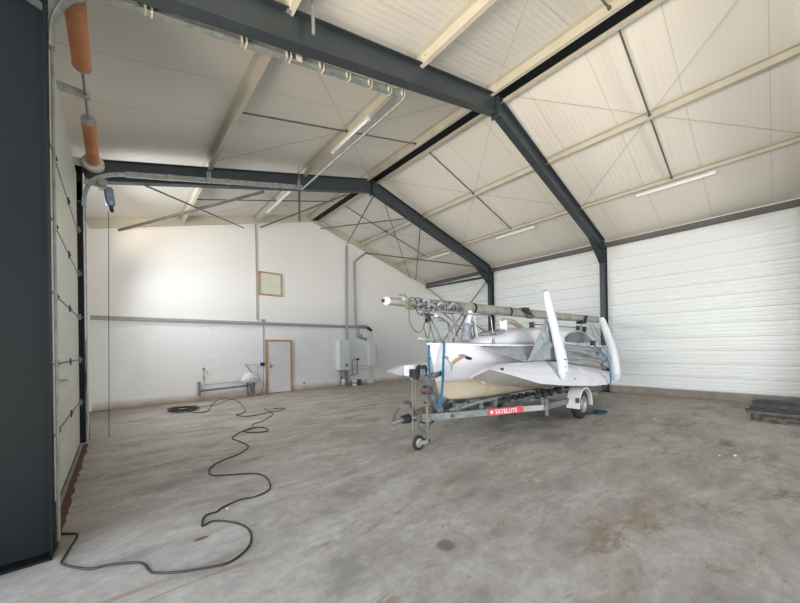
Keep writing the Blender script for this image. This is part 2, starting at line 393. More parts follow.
# sectional door of the left wall
DX = -.52
d = bpy.data.objects.new('door_2', None); C.objects.link(d); d.location = (DX, 6.2, 0); struct(d, 'white sectional garage door in the left wall'); bpy.context.view_layer.update()
zs = [.02, .78, 1.54, 2.31, 3.10, 3.88, 4.92]
for i in range(6):
    p = part('door_panel', MB().box(DX-.03, 4.19, zs[i]+.006, DX+.015, 8.24, zs[i+1]-.006), DOORP, d, .004)
    if i:
        mm = MB()
        mm.box(DX+.012, 4.19, zs[i]-.009, DX+.020, 8.24, zs[i]+.009)
        part('panel_seam', mm, BLACK, p, 0, 'dark joint line')
        for yy in (5.35, 6.75):
            part('hinge', MB().box(DX+.015, yy-.035, zs[i]-.05, DX+.028, yy+.035, zs[i]+.05).tube([(DX+.03, yy-.04, zs[i]), (DX+.03, yy+.04, zs[i])], .012), BLACK, p)
        for yy, s_ in ((4.25, 1), (8.20, -1)):
            part('roller_bracket', MB().box(DX+.015, yy-.04, zs[i]-.05, DX+.05, yy+.04, zs[i]+.05).tube([(DX+.06, yy-.10, zs[i]), (DX+.06, yy+.10, zs[i])], .010), GALVD, p)
part('bottom_seal', MB().box(DX-.03, 4.19, 0.001, DX+.02, 8.24, .03), BLACK, d)
part('lift_handle', MB().tube(spline([(DX+.03, 5.0, 1.36), (DX+.10, 5.02, 1.36), (DX+.11, 5.14, 1.36), (DX+.03, 5.16, 1.36)], 4), .012), GALV, d)

# ------------------------------------------------------------------ steel frames
def frame(y, label):
    yc = y + .085
    t = thing('portal_frame', (XM, yc, 0), label, 'steel frame', 'steel portal frames')
    W = .17; DH = .33
    for sx in (-1, 1):
        xo = XL if sx < 0 else XR
        xi = (XL+.165 if y == FR[0] else XL+.13) if sx < 0 else XR-.30
        xx0, xx1 = (XL-.42, xi) if sx < 0 else (xi, XR-.034)
        c = (xx0+xx1)/2
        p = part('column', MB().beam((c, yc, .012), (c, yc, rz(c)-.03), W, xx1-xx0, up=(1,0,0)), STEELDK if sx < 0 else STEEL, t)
        part('base_plate', MB().box(xx0-.0, yc-.13, 0.001, xx1+.0, yc+.13, .02), STEELDK, p)
        # rafter: top flange under the roof, vertical depth .43
        a = Vector((xi, yc, rz(xi)-.215)); b = Vector((XM, yc, HR-.215))
        if sx > 0: a.z -= 0
        part('rafter', MB().beam(a, b, W, .405), STEEL, t)
        # haunch
        hl = 1.05 if sx > 0 else .75; x2 = xi - sx*(-hl) if sx < 0 else xi - hl
        z1 = rz(xi)-.42; z2 = rz(x2)-.42
        m = MB()
        dz = .42
        for q0, q1 in ((-.006, .006),):
            m.add([(xi, yc+q0, z1), (x2, yc+q0, z2), (xi, yc+q0, z1-dz), (xi, yc+q1, z1), (x2, yc+q1, z2), (xi, yc+q1, z1-dz)], [(0,1,2), (3,5,4), (0,3,4,1), (1,4,5,2), (2,5,3,0)])
        m.bar((xi, yc, z1-dz), (x2, yc, z2), W, .016)
        part('haunch', m, STEEL, t)
        if sx > 0:
            part('stiffener', MB().box(xx0+.015, yc-W/2, z1-.02, xx1, yc+W/2, z1), STEEL, p)
            part('stiffener', MB().box(xx0+.015, yc-W/2, z1-dz-.01, xx1, yc+W/2, z1-dz+.01), STEEL, p)
        for k in (1.65, 4.0) if sx < 0 else (8.7, 10.93):
            if sx < 0: part('purlin_cleat', MB().box(k-.05, yc-.07, rz(k)-.024, k+.05, yc+.07, rz(k)-.004), GALV, t)
    m = MB().box(XM-.014, yc-W/2-.01, HR-.50, XM+.014, yc+W/2+.01, HR-.02)
    rp_ = part('ridge_plate', m, STEEL, t)
    return t
frame(FR[0], 'dark blue-grey steel frame whose column fills the left edge of the view')
frame(FR[1], 'dark steel frame farther back, just in front of the end wall bay, behind the mast')
frame(FR[2], 'dark steel frame nearest the viewer, only its right column top showing at the right edge')
frame(FR[3], 'dark steel frame behind the viewer, second from the front gable')
frame(FR[4], 'dark steel frame against the front gable behind the viewer')

# purlins (run along the hall, one thing each), cut back at nothing: continuous over the frames
def purlin(x, label, side, h=.19, wd=.075):
    zt = cz(x) - .002
    h = cz(x) - rz(x) + .02 if x < 12 else h
    t = thing('purlin', (x, 1.5, zt-h), label, 'purlin', 'cream roof purlins')
    s_ = 1
    m = MB()
    m.add([(x-.004, YF, zt), (x+.004, YF, zt), (x+.004, YE-.1, zt), (x-.004, YE-.1, zt), (x-.004, YF, zt-h), (x+.004, YF, zt-h), (x+.004, YE-.1, zt-h), (x-.004, YE-.1, zt-h)],
          [(0,3,2,1),(4,5,6,7),(0,1,5,4),(1,2,6,5),(2,3,7,6),(3,0,4,7)])
    m.box(x, YF, zt-h-.004, x+s_*wd, YE-.1, zt-h); m.box(x+s_*wd-.002, YF, zt-h, x+s_*wd+.002, YE-.1, zt-h+.025)
    m.box(min(x, x-s_*wd), YF, zt-.010-SL*wd, max(x, x-s_*wd), YE-.1, zt-.004-SL*wd)
    part('profile', m, PURL, t)
    for y in FR[:3]:
        for q in (-.06, .22): part('bolt', MB().lathe((x-.012, y+q, zt-h*.5), (1,0,0), [(0,.012), (.024,.012)], 6), GALVD, t)
    return t
purlin(1.66, 'cream purlin on the left roof slope, nearest the left wall', 'L')
purlin(4.0, 'cream purlin on the left roof slope, midway, carrying lamp tubes', 'L')
purlin(6.15, 'cream ridge purlin on the left side of the dark ridge strip', 'L', .15)
purlin(6.53, 'cream ridge purlin on the right side of the dark ridge strip', 'R', .15)
purlin(8.70, 'cream purlin midway on the right roof slope', 'R')
purlin(10.94, 'cream purlin low on the right roof slope, carrying lamp tubes', 'R')
tag(MB().box(XR-.17, YF, HE-.185, XR-.04, YE-.02, HE-.03).build('eave_beam', EAVE), 'dark brown-grey eave beam along the top of the ribbed right wall', 'beam')

# sag rods and thin tie wires in each bay
bays = [(FR[0], FR[1], 'between the two far frames'), (FR[2], FR[0], 'overhead between the two near frames'), (FR[1], YE-.1, 'in the end wall bay')]
PX = [1.66, 4.0, 6.15, 6.53, 8.7, 10.94]
for y0, y1, wh in bays:
    ym = (y0+y1)/2 + .08
    for a, b, sd in ((1.66, 4.0, 'lower left slope'), (4.0, 6.15, 'upper left slope'), (6.53, 8.7, 'upper right slope'), (8.7, 10.94, 'lower right slope')):
        tag(MB().tube([(a, ym, rz(a)+.03), (b, ym, rz(b)+.03)], .017, 8).lathe((b, ym, rz(b)+.03), (1 if b > a else -1, 0, 0), [(-.06,.03),(-.02,.03)], 8).build('sag_rod', ROD),
            'dark tie rod joining purlins on the %s %s' % (sd, wh), 'rod', 'purlin tie rods')
    for lo, hi, sd in ((4.0, 6.15, 'upper left slope'), (8.7, 6.53, 'upper right slope'),
                       (4.0, 1.66, 'lower left slope'), (8.7, 10.94, 'lower right slope')):
        for ye, en in ((y0+.15, 'leaning to the viewer'), (y1-.05, 'leaning to the end wall')):
            tag(MB().tube([(lo, ym, rz(lo)+.05), (hi, ye, rz(hi)+.08)], .0035, 6).build('tie_wire', WIRE), 'thin wire %s, %s, %s' % ({'between the two far frames': 'between the far frames', 'overhead between the two near frames': 'in the nearest bay', 'in the end wall bay': 'in the end bay'}[wh], sd, en), 'wire', 'thin wires tying the purlins')
# wind bracing of the last bay
def rod(a, b, r, label, m_=ROD, flat=None):
    m = MB()
    if flat: m.bar(a, b, flat[0], flat[1])
    else: m.tube([a, b], r, 8)
    return tag(m.build('brace', m_), label, 'brace', 'wind braces of the end bay')
YB = FR[1]+.09
rod((.105, YE-.06, 5.30), (2.914, YB, 5.74), 0, 'flat grey brace rising from the left end wall top to the far frame', ROD, (.055, .05))
rod((3.583, YE-.06, 6.17), (.507, YB, 5.13), .020, 'dark round brace crossing the flat grey one at the left', ROD)
rod((4.19, YE-.06, 6.33), (5.358, YB, 6.38), .028, 'dark brace from the upright wall profile to the far rafter', ROD)
rod((6.695, YE-.06, 6.86), (7.868, YB, 6.28), .020, 'thin dark brace from under the ridge towards the right rafter', ROD)
rod((8.0, YE-.06, 6.45), (6.42, YB, 6.66), .022, 'dark brace hanging from the ridge joint of the far frame', ROD)
rod((8.977, YE-.06, 6.22), (11.925, YB, 5.18), .024, 'dark brace reaching the right haunch of the far frame', ROD)
rod((12.3, YE-.06, 5.33), (8.564, YB, 6.08), .020, 'steep dark brace near the right end of the end wall', ROD)
rod((11.9, YE-.06, 5.4), (6.9, YB, 6.50), .014, 'thin dark brace crossing the upper right of the end bay', ROD)
rod((13.14, YE-.05, 5.03), (13.05, YB+.1, 2.2), .022, 'wall brace falling from the far right corner to the far column', ROD)
rod((13.14, YB+.15, 4.85), (13.10, YE-.1, .9), .022, 'wall brace falling from the far column to the far right corner', ROD)
rod((13.12, YE-.05, 5.02), (13.0, YB+.15, 4.90), 0, 'dark horizontal strut below the eave beam in the end bay', STEEL, (.08, .08))
rod((4.0, YB+.3, 6.2), (4.0, YB+.3, 5.32), 0, 'short dark hanger bar dropping below the far left rafter', ROD, (.03, .05))

# lamp tubes under the purlins
for x, y0, y1, lb, sgn in ((4.0, 5.50, 7.05, 'slim lamp tube under the left middle purlin, nearer one', -1), (4.0, 9.5, 11.6, 'slim lamp tube under the left middle purlin, in the end bay', -1),
                      (10.94, .88, 2.50, 'slim white lamp tube under the right purlin, nearest the right edge', 1), (10.94, 5.45, 7.0, 'slim white lamp tube under the right purlin, middle one', 1),
                      (10.94, 9.25, 10.85, 'slim white lamp tube under the right purlin, behind the far frame', 1)):
    xx = x + (.16 if sgn > 0 else .04); zz_ = rz(x) - (.05 if sgn > 0 else .02) - .04
    t = thing('tube_lamp', (xx, (y0+y1)/2, zz_), lb, 'lamp', 'tube lamps on the purlins')
    part('housing', MB().box(xx-.035, y0, zz_+.0, xx+.035, y1, zz_+.045), WHITEP, t, .006)
    part('tube', MB().tube([(xx, y0+.03, zz_-.012), (xx, y1-.03, zz_-.012)], .022, 10), TUBEL, t)
    for yy in (y0, y1-.04): part('end_cap', MB().box(xx-.03, yy, zz_-.04, xx+.03, yy+.04, zz_), WHITEP, t)
    for yy in (y0+.2, y1-.23): part('clip', MB().box(xx-.02, yy, zz_+.04, xx+.02, yy+.03, zz_+.075), GALV, t)

# ------------------------------------------------------------------ sectional door gear
def track(y, label, hooks):
    t = thing('door_track', (-.41, y, 0), label, 'door track', 'sectional door tracks')
    up = [(-.41, y, 0.02), (-.41, y, 4.35)]; s0 = [(-.41, y, 4.35), (-.39, y, 4.62), (-.28, y, 4.88), (-.05, y, 5.05), (.20, y, 5.14)]
    end = (3.83, y, 6.02)
    part('upright_rail', MB().box(-.405, y-.02, .02, -.385, y+.03, 4.36).box(-.395, y-.036, .02, -.393, y-.024, 4.36).box(-.40, y+.024, .02, -.393, y+.036, 4.36), GALV, t)
    m = MB(); P = spline(s0, 5)
    for o in (-.026, .026): m.tube([p + Vector((0, o, 0)) for p in P], .012, 6)
    for i in range(len(P)-1): m.bar(P[i], P[i+1], .06, .06)
    part('curved_rail', m, GALV, t)
    m = MB(); A = Vector((.18, y, 5.135)); B = Vector(end)
    m.bar(A, B, .012, .08); 
    for o in (.042, -.042): m.bar(A+Vector((0,0,o)), B+Vector((0,0,o)), .07, .012)
    m.bar(A+Vector((0,0,0)), B, .03, .014)
    part('sloping_rail', m, GALV, t)
    D = B - A
    for k in hooks:
        q = A + D*k
        part('rail_joint', MB().box(q.x-.035, y-.045, q.z-.055, q.x-.02, y+.045, q.z+.055).box(q.x+.02, y-.045, q.z-.05, q.x+.035, y+.045, q.z+.062), PURL, t, 0, 'pale clip pair')
    return t
track(4.15, 'near galvanised sectional door track rising beside the dark column and over the hall', (.03, .28, .43, .56, .68, .79, .90, .98))
track(8.28, 'far galvanised sectional door track under the far rafter', (.2, .5, .8))
def hanger(x, y, label):
    zt = 5.135 + (x-.18)*(6.02-5.135)/(3.83-.18)
    tag(MB().box(x-.022, y-.07, zt+.03, x-.016, y-.02, rz(x)-.44+.5).box(x-.06, y-.035, zt-.06, x+.02, y-.025, zt+.16).build('track_hanger', PURL if y < 5 else GALV), label, 'hanger', 'door track hangers')
hanger(1.90, 4.13, 'pale hanger bar holding the near door track at mid length')
tag(MB().box(1.90, 3.74, 5.62, 1.93, 3.77, cz(1.9)-.01).build('hanger_rod', GALV), 'grey upright bar hanging from the roof in front of the near rafter', 'bar')
hanger(1.62, 8.24, 'short pale hanger over the far door track, left one')
hanger(3.72, 8.24, 'short pale hanger over the far door track at its end')
m = MB().tube([(3.80, 4.15, 5.95), (3.80, 8.28, 5.95)], .022, 10)
tag(m.build('track_spreader', GALV), 'long round bar joining the far ends of both door tracks', 'bar')
# torsion shaft and springs
SX, SZ = -.27, 5.10
t = thing('torsion_shaft', (SX, 6.2, SZ), 'torsion spring shaft with orange coil springs above the sectional door', 'door spring')
part('shaft', MB().tube([(SX, 4.2, SZ), (SX, 8.25, SZ)], .016, 12), TUBE, t)
for y0, y1 in ((4.30, 5.38), (6.62, 7.93)):
    m = MB(); nT = int((y1-y0)/.012)
    prof = []
    for i in range(nT+1):
        yy = (y1-y0)*i/nT; prof.append((yy, .082 + (.004 if i % 2 else -.003)))
    m.lathe((SX, y0, SZ), (0,1,0), prof, 28)
    p = part('coil_spring', m, SPRING, t)
    part('spring_cone', MB().lathe((SX, y0-.06, SZ), (0,1,0), [(0,.035),(.02,.05),(.06,.085)], 20), GALV, p)
    part('spring_cone', MB().lathe((SX, y1, SZ), (0,1,0), [(0,.09),(.03,.09),(.05,.05),(.09,.04)], 20), GALV, p)
part('cable_drum', MB().lathe((SX, 8.02, SZ), (0,1,0), [(0,.06),(0,.15),(.02,.155),(.03,.12),(.07,.125),(.085,.155),(.10,.15),(.10,.05)], 28), PURL, t, 0, 'pale cable drum')
part('shaft_bracket', MB().box(XL, 5.98, SZ-.05, SX+.05, 6.0, SZ+.05).box(XL, 5.95, SZ-.12, XL+.02, 6.05, SZ+.12), GALV, t)
part('shaft_bracket', MB().box(XL, 8.16, SZ-.07, SX+.05, 8.18, SZ+.07), GALV, t)
# lift cable beside the far rail
m = MB().box(-.40, 8.05, .4, -.385, 8.06, 3.3)
# door operator
t = thing('door_operator', (-.12, 8.08, 4.2), 'grey-blue door operator motor hanging by the far end of the door', 'motor')
MOT = mat('motor_grey_blue', M(120, 140, 165), .4, .2, .15, 9)
part('gearbox', MB().box(-.23, 8.0, 4.66, -.09, 8.14, 4.84).lathe((-.16, 7.99, 4.75), (0,-1,0), [(0,.075),(.03,.07),(.05,.04)], 16), GALV, t, .01)
part('motor_body', MB().lathe((-.075, 8.07, 4.72), (.1,0,-1), [(0,.05),(.03,.072),(.30,.072),(.34,.05)], 18), MOT, t)
part('junction_box', MB().box(-.10, 7.97, 4.46, -.0, 8.07, 4.62), MOT, t, .008)
part('end_fitting', MB().lathe((-.04, 8.07, 4.40), (.1,0,-1), [(0,.03),(.10,.035),(.13,.02)], 12), BLACK, t)
part('mounting_arm', MB().box(-.40, 8.09, 4.70, -.2, 8.12, 4.80), GALV, t)
m = MB().tube([(-.075, 8.07, 4.28), (-.09, 8.075, 2.5), (-.11, 8.08, .10)], .006, 6)
tag(m.build('pull_chain', CABLE), 'thin dark operating chain hanging in front of the end wall', 'chain')
# dark locking bar leaning at the far jamb
tag(MB().tube([(-.40, 8.50, 0.01), (-.42, 8.52, 1.35)], .016, 8).tube([(-.42, 8.52, 1.3), (-.42, 8.52, 1.9)], .009, 8).build('lever_bar', BLACK), 'thin black bar standing against the far door jamb', 'bar')
tag(MB().box(-.47, 4.40, .04, -.435, 4.50, .26).build('door_contact', BLACK, bevel=.004), 'small black box on the near foot of the sectional door', 'box')

# ------------------------------------------------------------------ end wall fittings
t = thing('cable_conduit', (4.2, YE-.05, 2.69), 'grey conduit running along the end wall above the blockwork', 'conduit')
part('rail', MB().box(XL+.03, YE-.07, 2.66, 9.05, YE-.014, 2.74), PIPE, t)
part('pipe', MB().tube([(XL+.03, YE-.10, 2.63), (8.9, YE-.10, 2.63)], .016, 8), GALV, t)
t = thing('switch_drop', (4.23, YE-.05, 1.1), 'thin grey wall conduit with a black switch beside the personnel door', 'switch')
part('conduit', MB().tube([(4.24, YE-.02, 2.62), (4.24, YE-.02, 1.15)], .012, 8), PIPE, t)
part('junction_box', MB().box(4.18, YE-.09, 2.74, 4.30, YE-.014, 2.84), PIPE, t)
part('switch_box', MB().box(4.12, YE-.06, 1.08, 4.27, YE-.005, 1.20), BLACK, t, .006)
# flue and down pipes
t = thing('flue_pipe', (7.93, YE-.1, 0), 'tall grey pipe rising beside the boiler up the end wall', 'pipe')
part('pipe', MB().tube([(7.90, YE-.08, .02), (7.90, YE-.08, 2.6), (7.97, YE-.09, 6.35)], .052, 14), PIPE, t)
part('pipe_clamp', MB().lathe((7.935, YE-.09, 4.5), (0,0,1), [(0,.065),(.04,.065)], 14).lathe((7.96, YE-.09, 5.6), (0,0,1), [(0,.065),(.04,.065)], 14), GALV, t)
t = thing('vent_pipe', (8.42, YE-.1, 2.7), 'pale angled vent pipe beside the tall grey pipe on the end wall', 'pipe')
part('pipe', MB().tube(spline([(8.40, YE-.08, 2.72), (8.39, YE-.08, 5.3), (8.42, YE-.08, 5.7), (8.95, YE-.08, 6.15)], 5), .048, 12), PIPE, t)
part('pipe_clamp', MB().lathe((8.40, YE-.08, 4.1), (0,0,1), [(0,.06),(.04,.06)], 14), GALV, t)
# black arm + duct
t = thing('wall_heater', (8.6, YE-.2, 2.4), 'white wall unit fed by a black elbow near the tall column casing', 'heater')
part('elbow', MB().tube(spline([(8.45, YE-.11, 2.72), (8.95, YE-.12, 2.72), (9.2, YE-.14, 2.55)], 5), .05, 10), PIPE, t)
part('elbow_end', MB().tube([(9.0, YE-.125, 2.68), (9.24, YE-.145, 2.52)], .065, 10), BLACK, t)
part('body', MB().lathe((8.42, YE-.10, 2.30), (.3,-.1,-.1), [(0,.05),(.03,.09),(.2,.11),(.26,.08)], 16).tube([(8.5, YE-.08, 2.68), (8.55, YE-.1, 2.3)], .04, 10), GALV, t)
part('feed_pipe', MB().tube([(8.65, YE-.05, 2.24), (9.05, YE-.05, 2.10)], .022, 8).tube([(8.65, YE-.04, 2.15), (9.05, YE-.04, 2.04)], .012, 8), GALV, t)
t = thing('column_casing', (9.18, YE, 0), 'white vertical casing with a box cabinet on the end wall right of the boiler', 'casing')
part('casing', MB().box(9.03, YE-.10, 0.01, 9.33, YE-.004, 2.50), WHITEP, t, .006)
part('cabinet', MB().box(9.02, YE-.24, .84, 9.46, YE-.10, 1.85), WHITEP, t, .012)
part('side_strip', MB().box(9.46, YE-.20, .86, 9.50, YE-.06, 1.80), PIPE, t)
# boiler
t = thing('wall_boiler', (7.64, YE-.2, .75), 'tall white wall-mounted boiler right of the personnel door', 'boiler')
part('casing', MB().box(7.37, YE-.34, .74, 7.86, YE-.004, 2.08), WHITEP, t, .012)
part('side_panel', MB().box(7.355, YE-.335, .76, 7.369, YE-.01, 2.06), WHITEP, t)
part('control_panel', MB().box(7.66, YE-.352, .88, 7.74, YE-.34, 1.02), SILL, t)
part('bottom_plate', MB().box(7.42, YE-.30, .68, 7.82, YE-.03, .74), PIPE, t)
mp_ = MB()
for x, z0 in ((7.50, .05), (7.60, .28), (7.72, .10), (7.80, .05)):
    mp_.tube([(x, YE-.15, .70), (x, YE-.15, z0+.12), (x+.03, YE-.12, z0)], .017, 8)
mp_.tube([(7.5, YE-.15, .40), (7.8, YE-.15, .34)], .014, 8)
part('pipework', mp_, GALVD, t)
part('valve', MB().lathe((7.50, YE-.17, .42), (0,-1,0), [(0,.03),(.05,.035)], 10).lathe((7.72, YE-.17, .35), (0,-1,0), [(0,.03),(.05,.035)], 10), COPPER, t)
part('white_filter', MB().lathe((7.62, YE-.20, .08), (0,0,1), [(0,.05),(.02,.075),(.22,.075),(.26,.04)], 14), WHITEP, t)
t = thing('gas_pipe', (8.2, YE-.05, .3), 'dark bent gas pipe with a valve beside the boiler', 'pipe')
part('pipe', MB().tube(spline([(7.95, YE-.06, .35), (8.10, YE-.06, .45), (8.40, YE-.06, .5), (8.44, YE-.06, .62), (8.44, YE-.06, 1.15)], 4), .018, 8).tube([(8.18, YE-.06, .45), (8.18, YE-.06, 1.1), (8.28, YE-.06, 1.2), (8.6, YE-.06, 1.18)], .014, 8), GALVD, t)
part('valve', MB().lathe((8.44, YE-.07, 1.17), (0,-1,0), [(0,.05),(.07,.05)], 12), BLACK, t)
for zz_, nm in ((.88, 0), (.72, 1)):
    tag(MB().tube([(8.0, YE-.03, zz_), (9.02, YE-.03, zz_-.02)], .009, 6).build('wall_pipe', PIPE), 'thin horizontal pipe between boiler and casing, %s one' % ('upper' if nm == 0 else 'lower'), 'pipe', 'thin pipes by the boiler')
t = thing('bucket', (8.15, YE-.28, 0), 'white bucket with a pale blue label on the floor below the boiler', 'bucket')
part('body', MB().lathe((8.15, YE-.28, .002), (0,0,1), [(0,.10),(.26,.125),(.27,.13),(.25,.12),(.02,.095)], 20), WHITEP, t)
part('label_band', MB().lathe((8.15, YE-.28, .07), (0,0,1), [(0,.109),(.11,.118)], 20), BLUEL, t)
tag(MB().lathe((8.42, YE-.24, .002), (0,0,1), [(0,.10),(.03,.11),(.24,.10),(.26,.08)], 14).build('paint_tin', BROWN), 'brown tin on the floor beside the white bucket', 'tin')
# washing tank + pipe frame
t = thing('water_tank', (3.7, YE-.2, .5), 'rounded white water tank on grey pipes left of the personnel door', 'water tank')
rings = []
for i, (zz_, a, b) in enumerate(((.50,.28,.13),(.53,.33,.17),(.62,.34,.19),(.73,.27,.18),(.82,.19,.13),(.86,.10,.07))):
    rings.append([(3.70+a*math.cos(2*PI*k/20), YE-.20+b*math.sin(2*PI*k/20), zz_) for k in range(20)])
part('tank_shell', MB().loft(rings), WHITEP, t)
part('drain_pipe', MB().tube([(3.60, YE-.18, .50), (3.60, YE-.18, .12), (3.66, YE-.14, .03)], .030, 10).tube([(3.82, YE-.18, .50), (3.82, YE-.18, .05)], .035, 10).tube([(3.72, YE-.14, .42), (3.78, YE-.14, .02)], .028, 10), GALVD, t)
part('spout', MB().tube(spline([(3.74, YE-.2, .84), (3.60, YE-.16, 1.10), (3.56, YE-.06, 1.14)], 4), .014, 8), GALVD, t)
part('feed_pipe', MB().tube([(3.56, YE-.04, 1.14), (4.02, YE-.04, 1.13), (4.02, YE-.04, .62)], .008, 6), PIPE, t)
part('grey_band', MB().box(3.62, YE-.395, .64, 3.86, YE-.38, .66), PIPE, t)
t = thing('low_pipe_run', (2.8, YE-.08, .38), 'thick dark horizontal pipe low on the end wall with an end flange', 'pipe')
part('pipe', MB().tube([(2.12, YE-.10, .33), (3.6, YE-.10, .38)], .035, 10), GALVD, t)
part('flange', MB().box(2.07, YE-.17, .16, 2.13, YE-.02, .64), GALVD, t, .006)
part('flange_knob', MB().lathe((2.08, YE-.16, .24), (0,-1,0), [(0,.05),(.05,.04)], 10), GALVD, t)
t = thing('water_pipe', (2.2, YE-.04, .6), 'thin pale water pipe with a tap above the dark horizontal pipe', 'pipe')
part('pipe', MB().tube([(2.24, YE-.03, 1.05), (2.24, YE-.03, .52), (3.45, YE-.03, .55)], .010, 8), PIPE, t)
part('tap', MB().lathe((2.24, YE-.04, 1.06), (0,-1,0), [(0,.03),(.08,.03)], 10).tube([(2.20, YE-.10, 1.12), (2.28, YE-.10, 1.06)], .012, 6), GALVD, t)
part('clip', MB().box(2.22, YE-.05, .74, 2.27, YE-.01, .80), PIPE, t)
tag(MB().lathe((5.85, YE-.005, .28), (0,-1,0), [(0,.035),(.03,.03)], 12).build('wall_socket', BLACK), 'small dark round wall fitting low right of the personnel door', 'socket')

# ------------------------------------------------------------------ trailer
AY = 3.95
IRON = mat('dark_worn_iron', M(78, 80, 84), .55, .3, .2, 12)
T = thing('boat_trailer', (7.9, AY, 0), 'galvanised single-axle boat trailer with a red side sign, under the boat', 'trailer')
ZB = .46
def rail(s_):
    P = [(4.02, AY-s_*.08, ZB+.01), (6.45, AY-s_*.93, ZB-.03), (9.3, AY-s_*.93, ZB-.03)]
    m = MB()
    for a, b in zip(P[:-1], P[1:]): m.bar(a, b, .05, .115)
    return m
part('side_rail', rail(1), GALVD, T, .004); part('side_rail', rail(-1), GALVD, T, .004)
part('spine', MB().bar((3.85, AY, ZB+.0), (10.6, AY, ZB-.02), .08, .10), GALVD, T, .004)
for x, hh in ((6.45, .93), (8.9, .93), (5.3, .52)): part('crossmember', MB().bar((x, AY-hh, ZB-.02), (x, AY+hh, ZB-.02), .06, .06), GALVD, T)
part('axle', MB().bar((7.88, AY-.92, .33), (7.88, AY+.92, .33), .07, .07), GALVD, T)
# support post hanging below the rail at the front of the rear section
part('prop_leg', MB().bar((6.42, AY-.97, .60), (6.42, AY-.97, .26), .05, .05), GALVD, T)
# cradle: rising struts with rollers
part('cradle_arm', MB().tube(spline([(4.5, AY-.10, .52), (4.75, AY-.22, .57), (5.1, AY-.36, .64), (5.5, AY-.40, .65)], 4), .035, 8), GALVD, T)
part('cradle_arm', MB().tube(spline([(4.5, AY+.10, .52), (4.75, AY+.22, .57), (5.1, AY+.36, .64), (5.5, AY+.40, .65)], 4), .035, 8), GALVD, T)
for x, y in ((4.62, AY-.20), (5.15, AY-.33), (5.60, AY-.33), (7.2, AY-.36), (8.6, AY-.36), (9.6, AY-.3)):
    part('upright', MB().box(x-.03, y-.025, ZB, x+.03, y+.025, .64).box(x-.06, y-.03, .60, x+.06, y+.03, .635), GALVD, T)
    part('upright', MB().box(x-.03, 2*AY-y-.025, ZB, x+.03, 2*AY-y+.025, .64).box(x-.06, 2*AY-y-.03, .60, x+.06, 2*AY-y+.03, .635), GALVD, T)
rl = MB().lathe((5.45, AY-.13, .575), (0,-1,0), [(0,.04),(.02,.075),(.16,.075),(.18,.04)], 16)
part('keel_roller', rl, RUBBER, T)
for x in (6.3, 6.55, 6.85, 7.2, 7.6, 8.3, 8.9, 9.5):
    for s_ in (1, -1):
        part('side_roller', MB().lathe((x, AY-s_*.30, .585), (0,-s_,0), [(0,.03),(.02,.058),(.09,.058),(.11,.03)], 14), RUBBER, T)
for s_ in (1, -1):
    part('roller_bar', MB().bar((6.2, AY-s_*.35, .52), (9.6, AY-s_*.35, .50), .04, .05), GALVD, T)
# black fender rollers under the float
for x in (6.05, 6.32, 6.60, 7.0): part('float_roller', MB().lathe((x, AY-.93, .70), (0,-1,0), [(0,.03),(.015,.062),(.08,.062),(.095,.03)], 14), RUBBER, T)
part('float_support', MB().bar((5.95, AY-.90, .63), (7.1, AY-.90, .62), .04, .04).bar((6.42, AY-.90, .44), (6.42, AY-.90, .62), .05, .05), GALVD, T)
# wheels
def wheel(s_):
    yc = AY - s_*1.04
    ty = part('wheel', MB().lathe((7.88, yc+s_*.09, .331), (0,-s_,0), [(0,.18),(.005,.26),(.02,.305),(.05,.326),(.09,.329),(.13,.326),(.16,.305),(.175,.26),(.18,.18)], 36, False), RUBBER, T, 0, 'black tyre')
    part('rim', MB().lathe((7.88, yc+s_*.07, .331), (0,-s_,0), [(0,.17),(.15,.188),(.168,.184),(.15,.165),(.11,.145),(.115,.09),(.135,.075),(.14,.03)], 30), mat('wheel_rim_grey', M(140,145,152), .4, .4, .1, 8), ty)
    for k in range(5): part('hub_bolt', MB().lathe((7.88+.055*math.cos(k*2*PI/5), yc-s_*.045, .331+.055*math.sin(k*2*PI/5)), (0,-s_,0), [(0,.010),(.015,.010)], 6), GALVD, ty)
    # mudguard: curved shell
    rings = []
    for k in range(17):
        a = math.radians(-8 + 196*k/16); r0, r1 = .375, .385
        w0, w1 = yc-s_*.13, yc+s_*.13
        ca, sa = math.cos(a), math.sin(a)
        rings.append([(7.88+r0*ca, w0, .33+r0*sa), (7.88+r1*ca, w0, .33+r1*sa), (7.88+r1*ca, w1, .33+r1*sa), (7.88+r0*ca, w1, .33+r0*sa)])
    m = MB().loft(rings, smooth=False)
    # inner cheek
    m.add([(7.88+.38*math.cos(math.radians(-8+196*k/16)), yc+s_*.12, .33+.38*math.sin(math.radians(-8+196*k/16))) for k in range(17)], [tuple(range(17))])
    lip = [(7.88+.372*math.cos(math.radians(-8+196*k/16)), yc-s_*.128, .33+.372*math.sin(math.radians(-8+196*k/16))) for k in range(17)]
    m.tube(lip, .016, 6)
    part('mudguard', m, WHITEP, T, 0, 'white mudguard')
wheel(1); wheel(-1)
part('marker_lamp', MB().box(7.40, AY-1.20, .42, 7.46, AY-1.13, .52), RUST, T, .004, 'rusty bracket in front of the wheel')
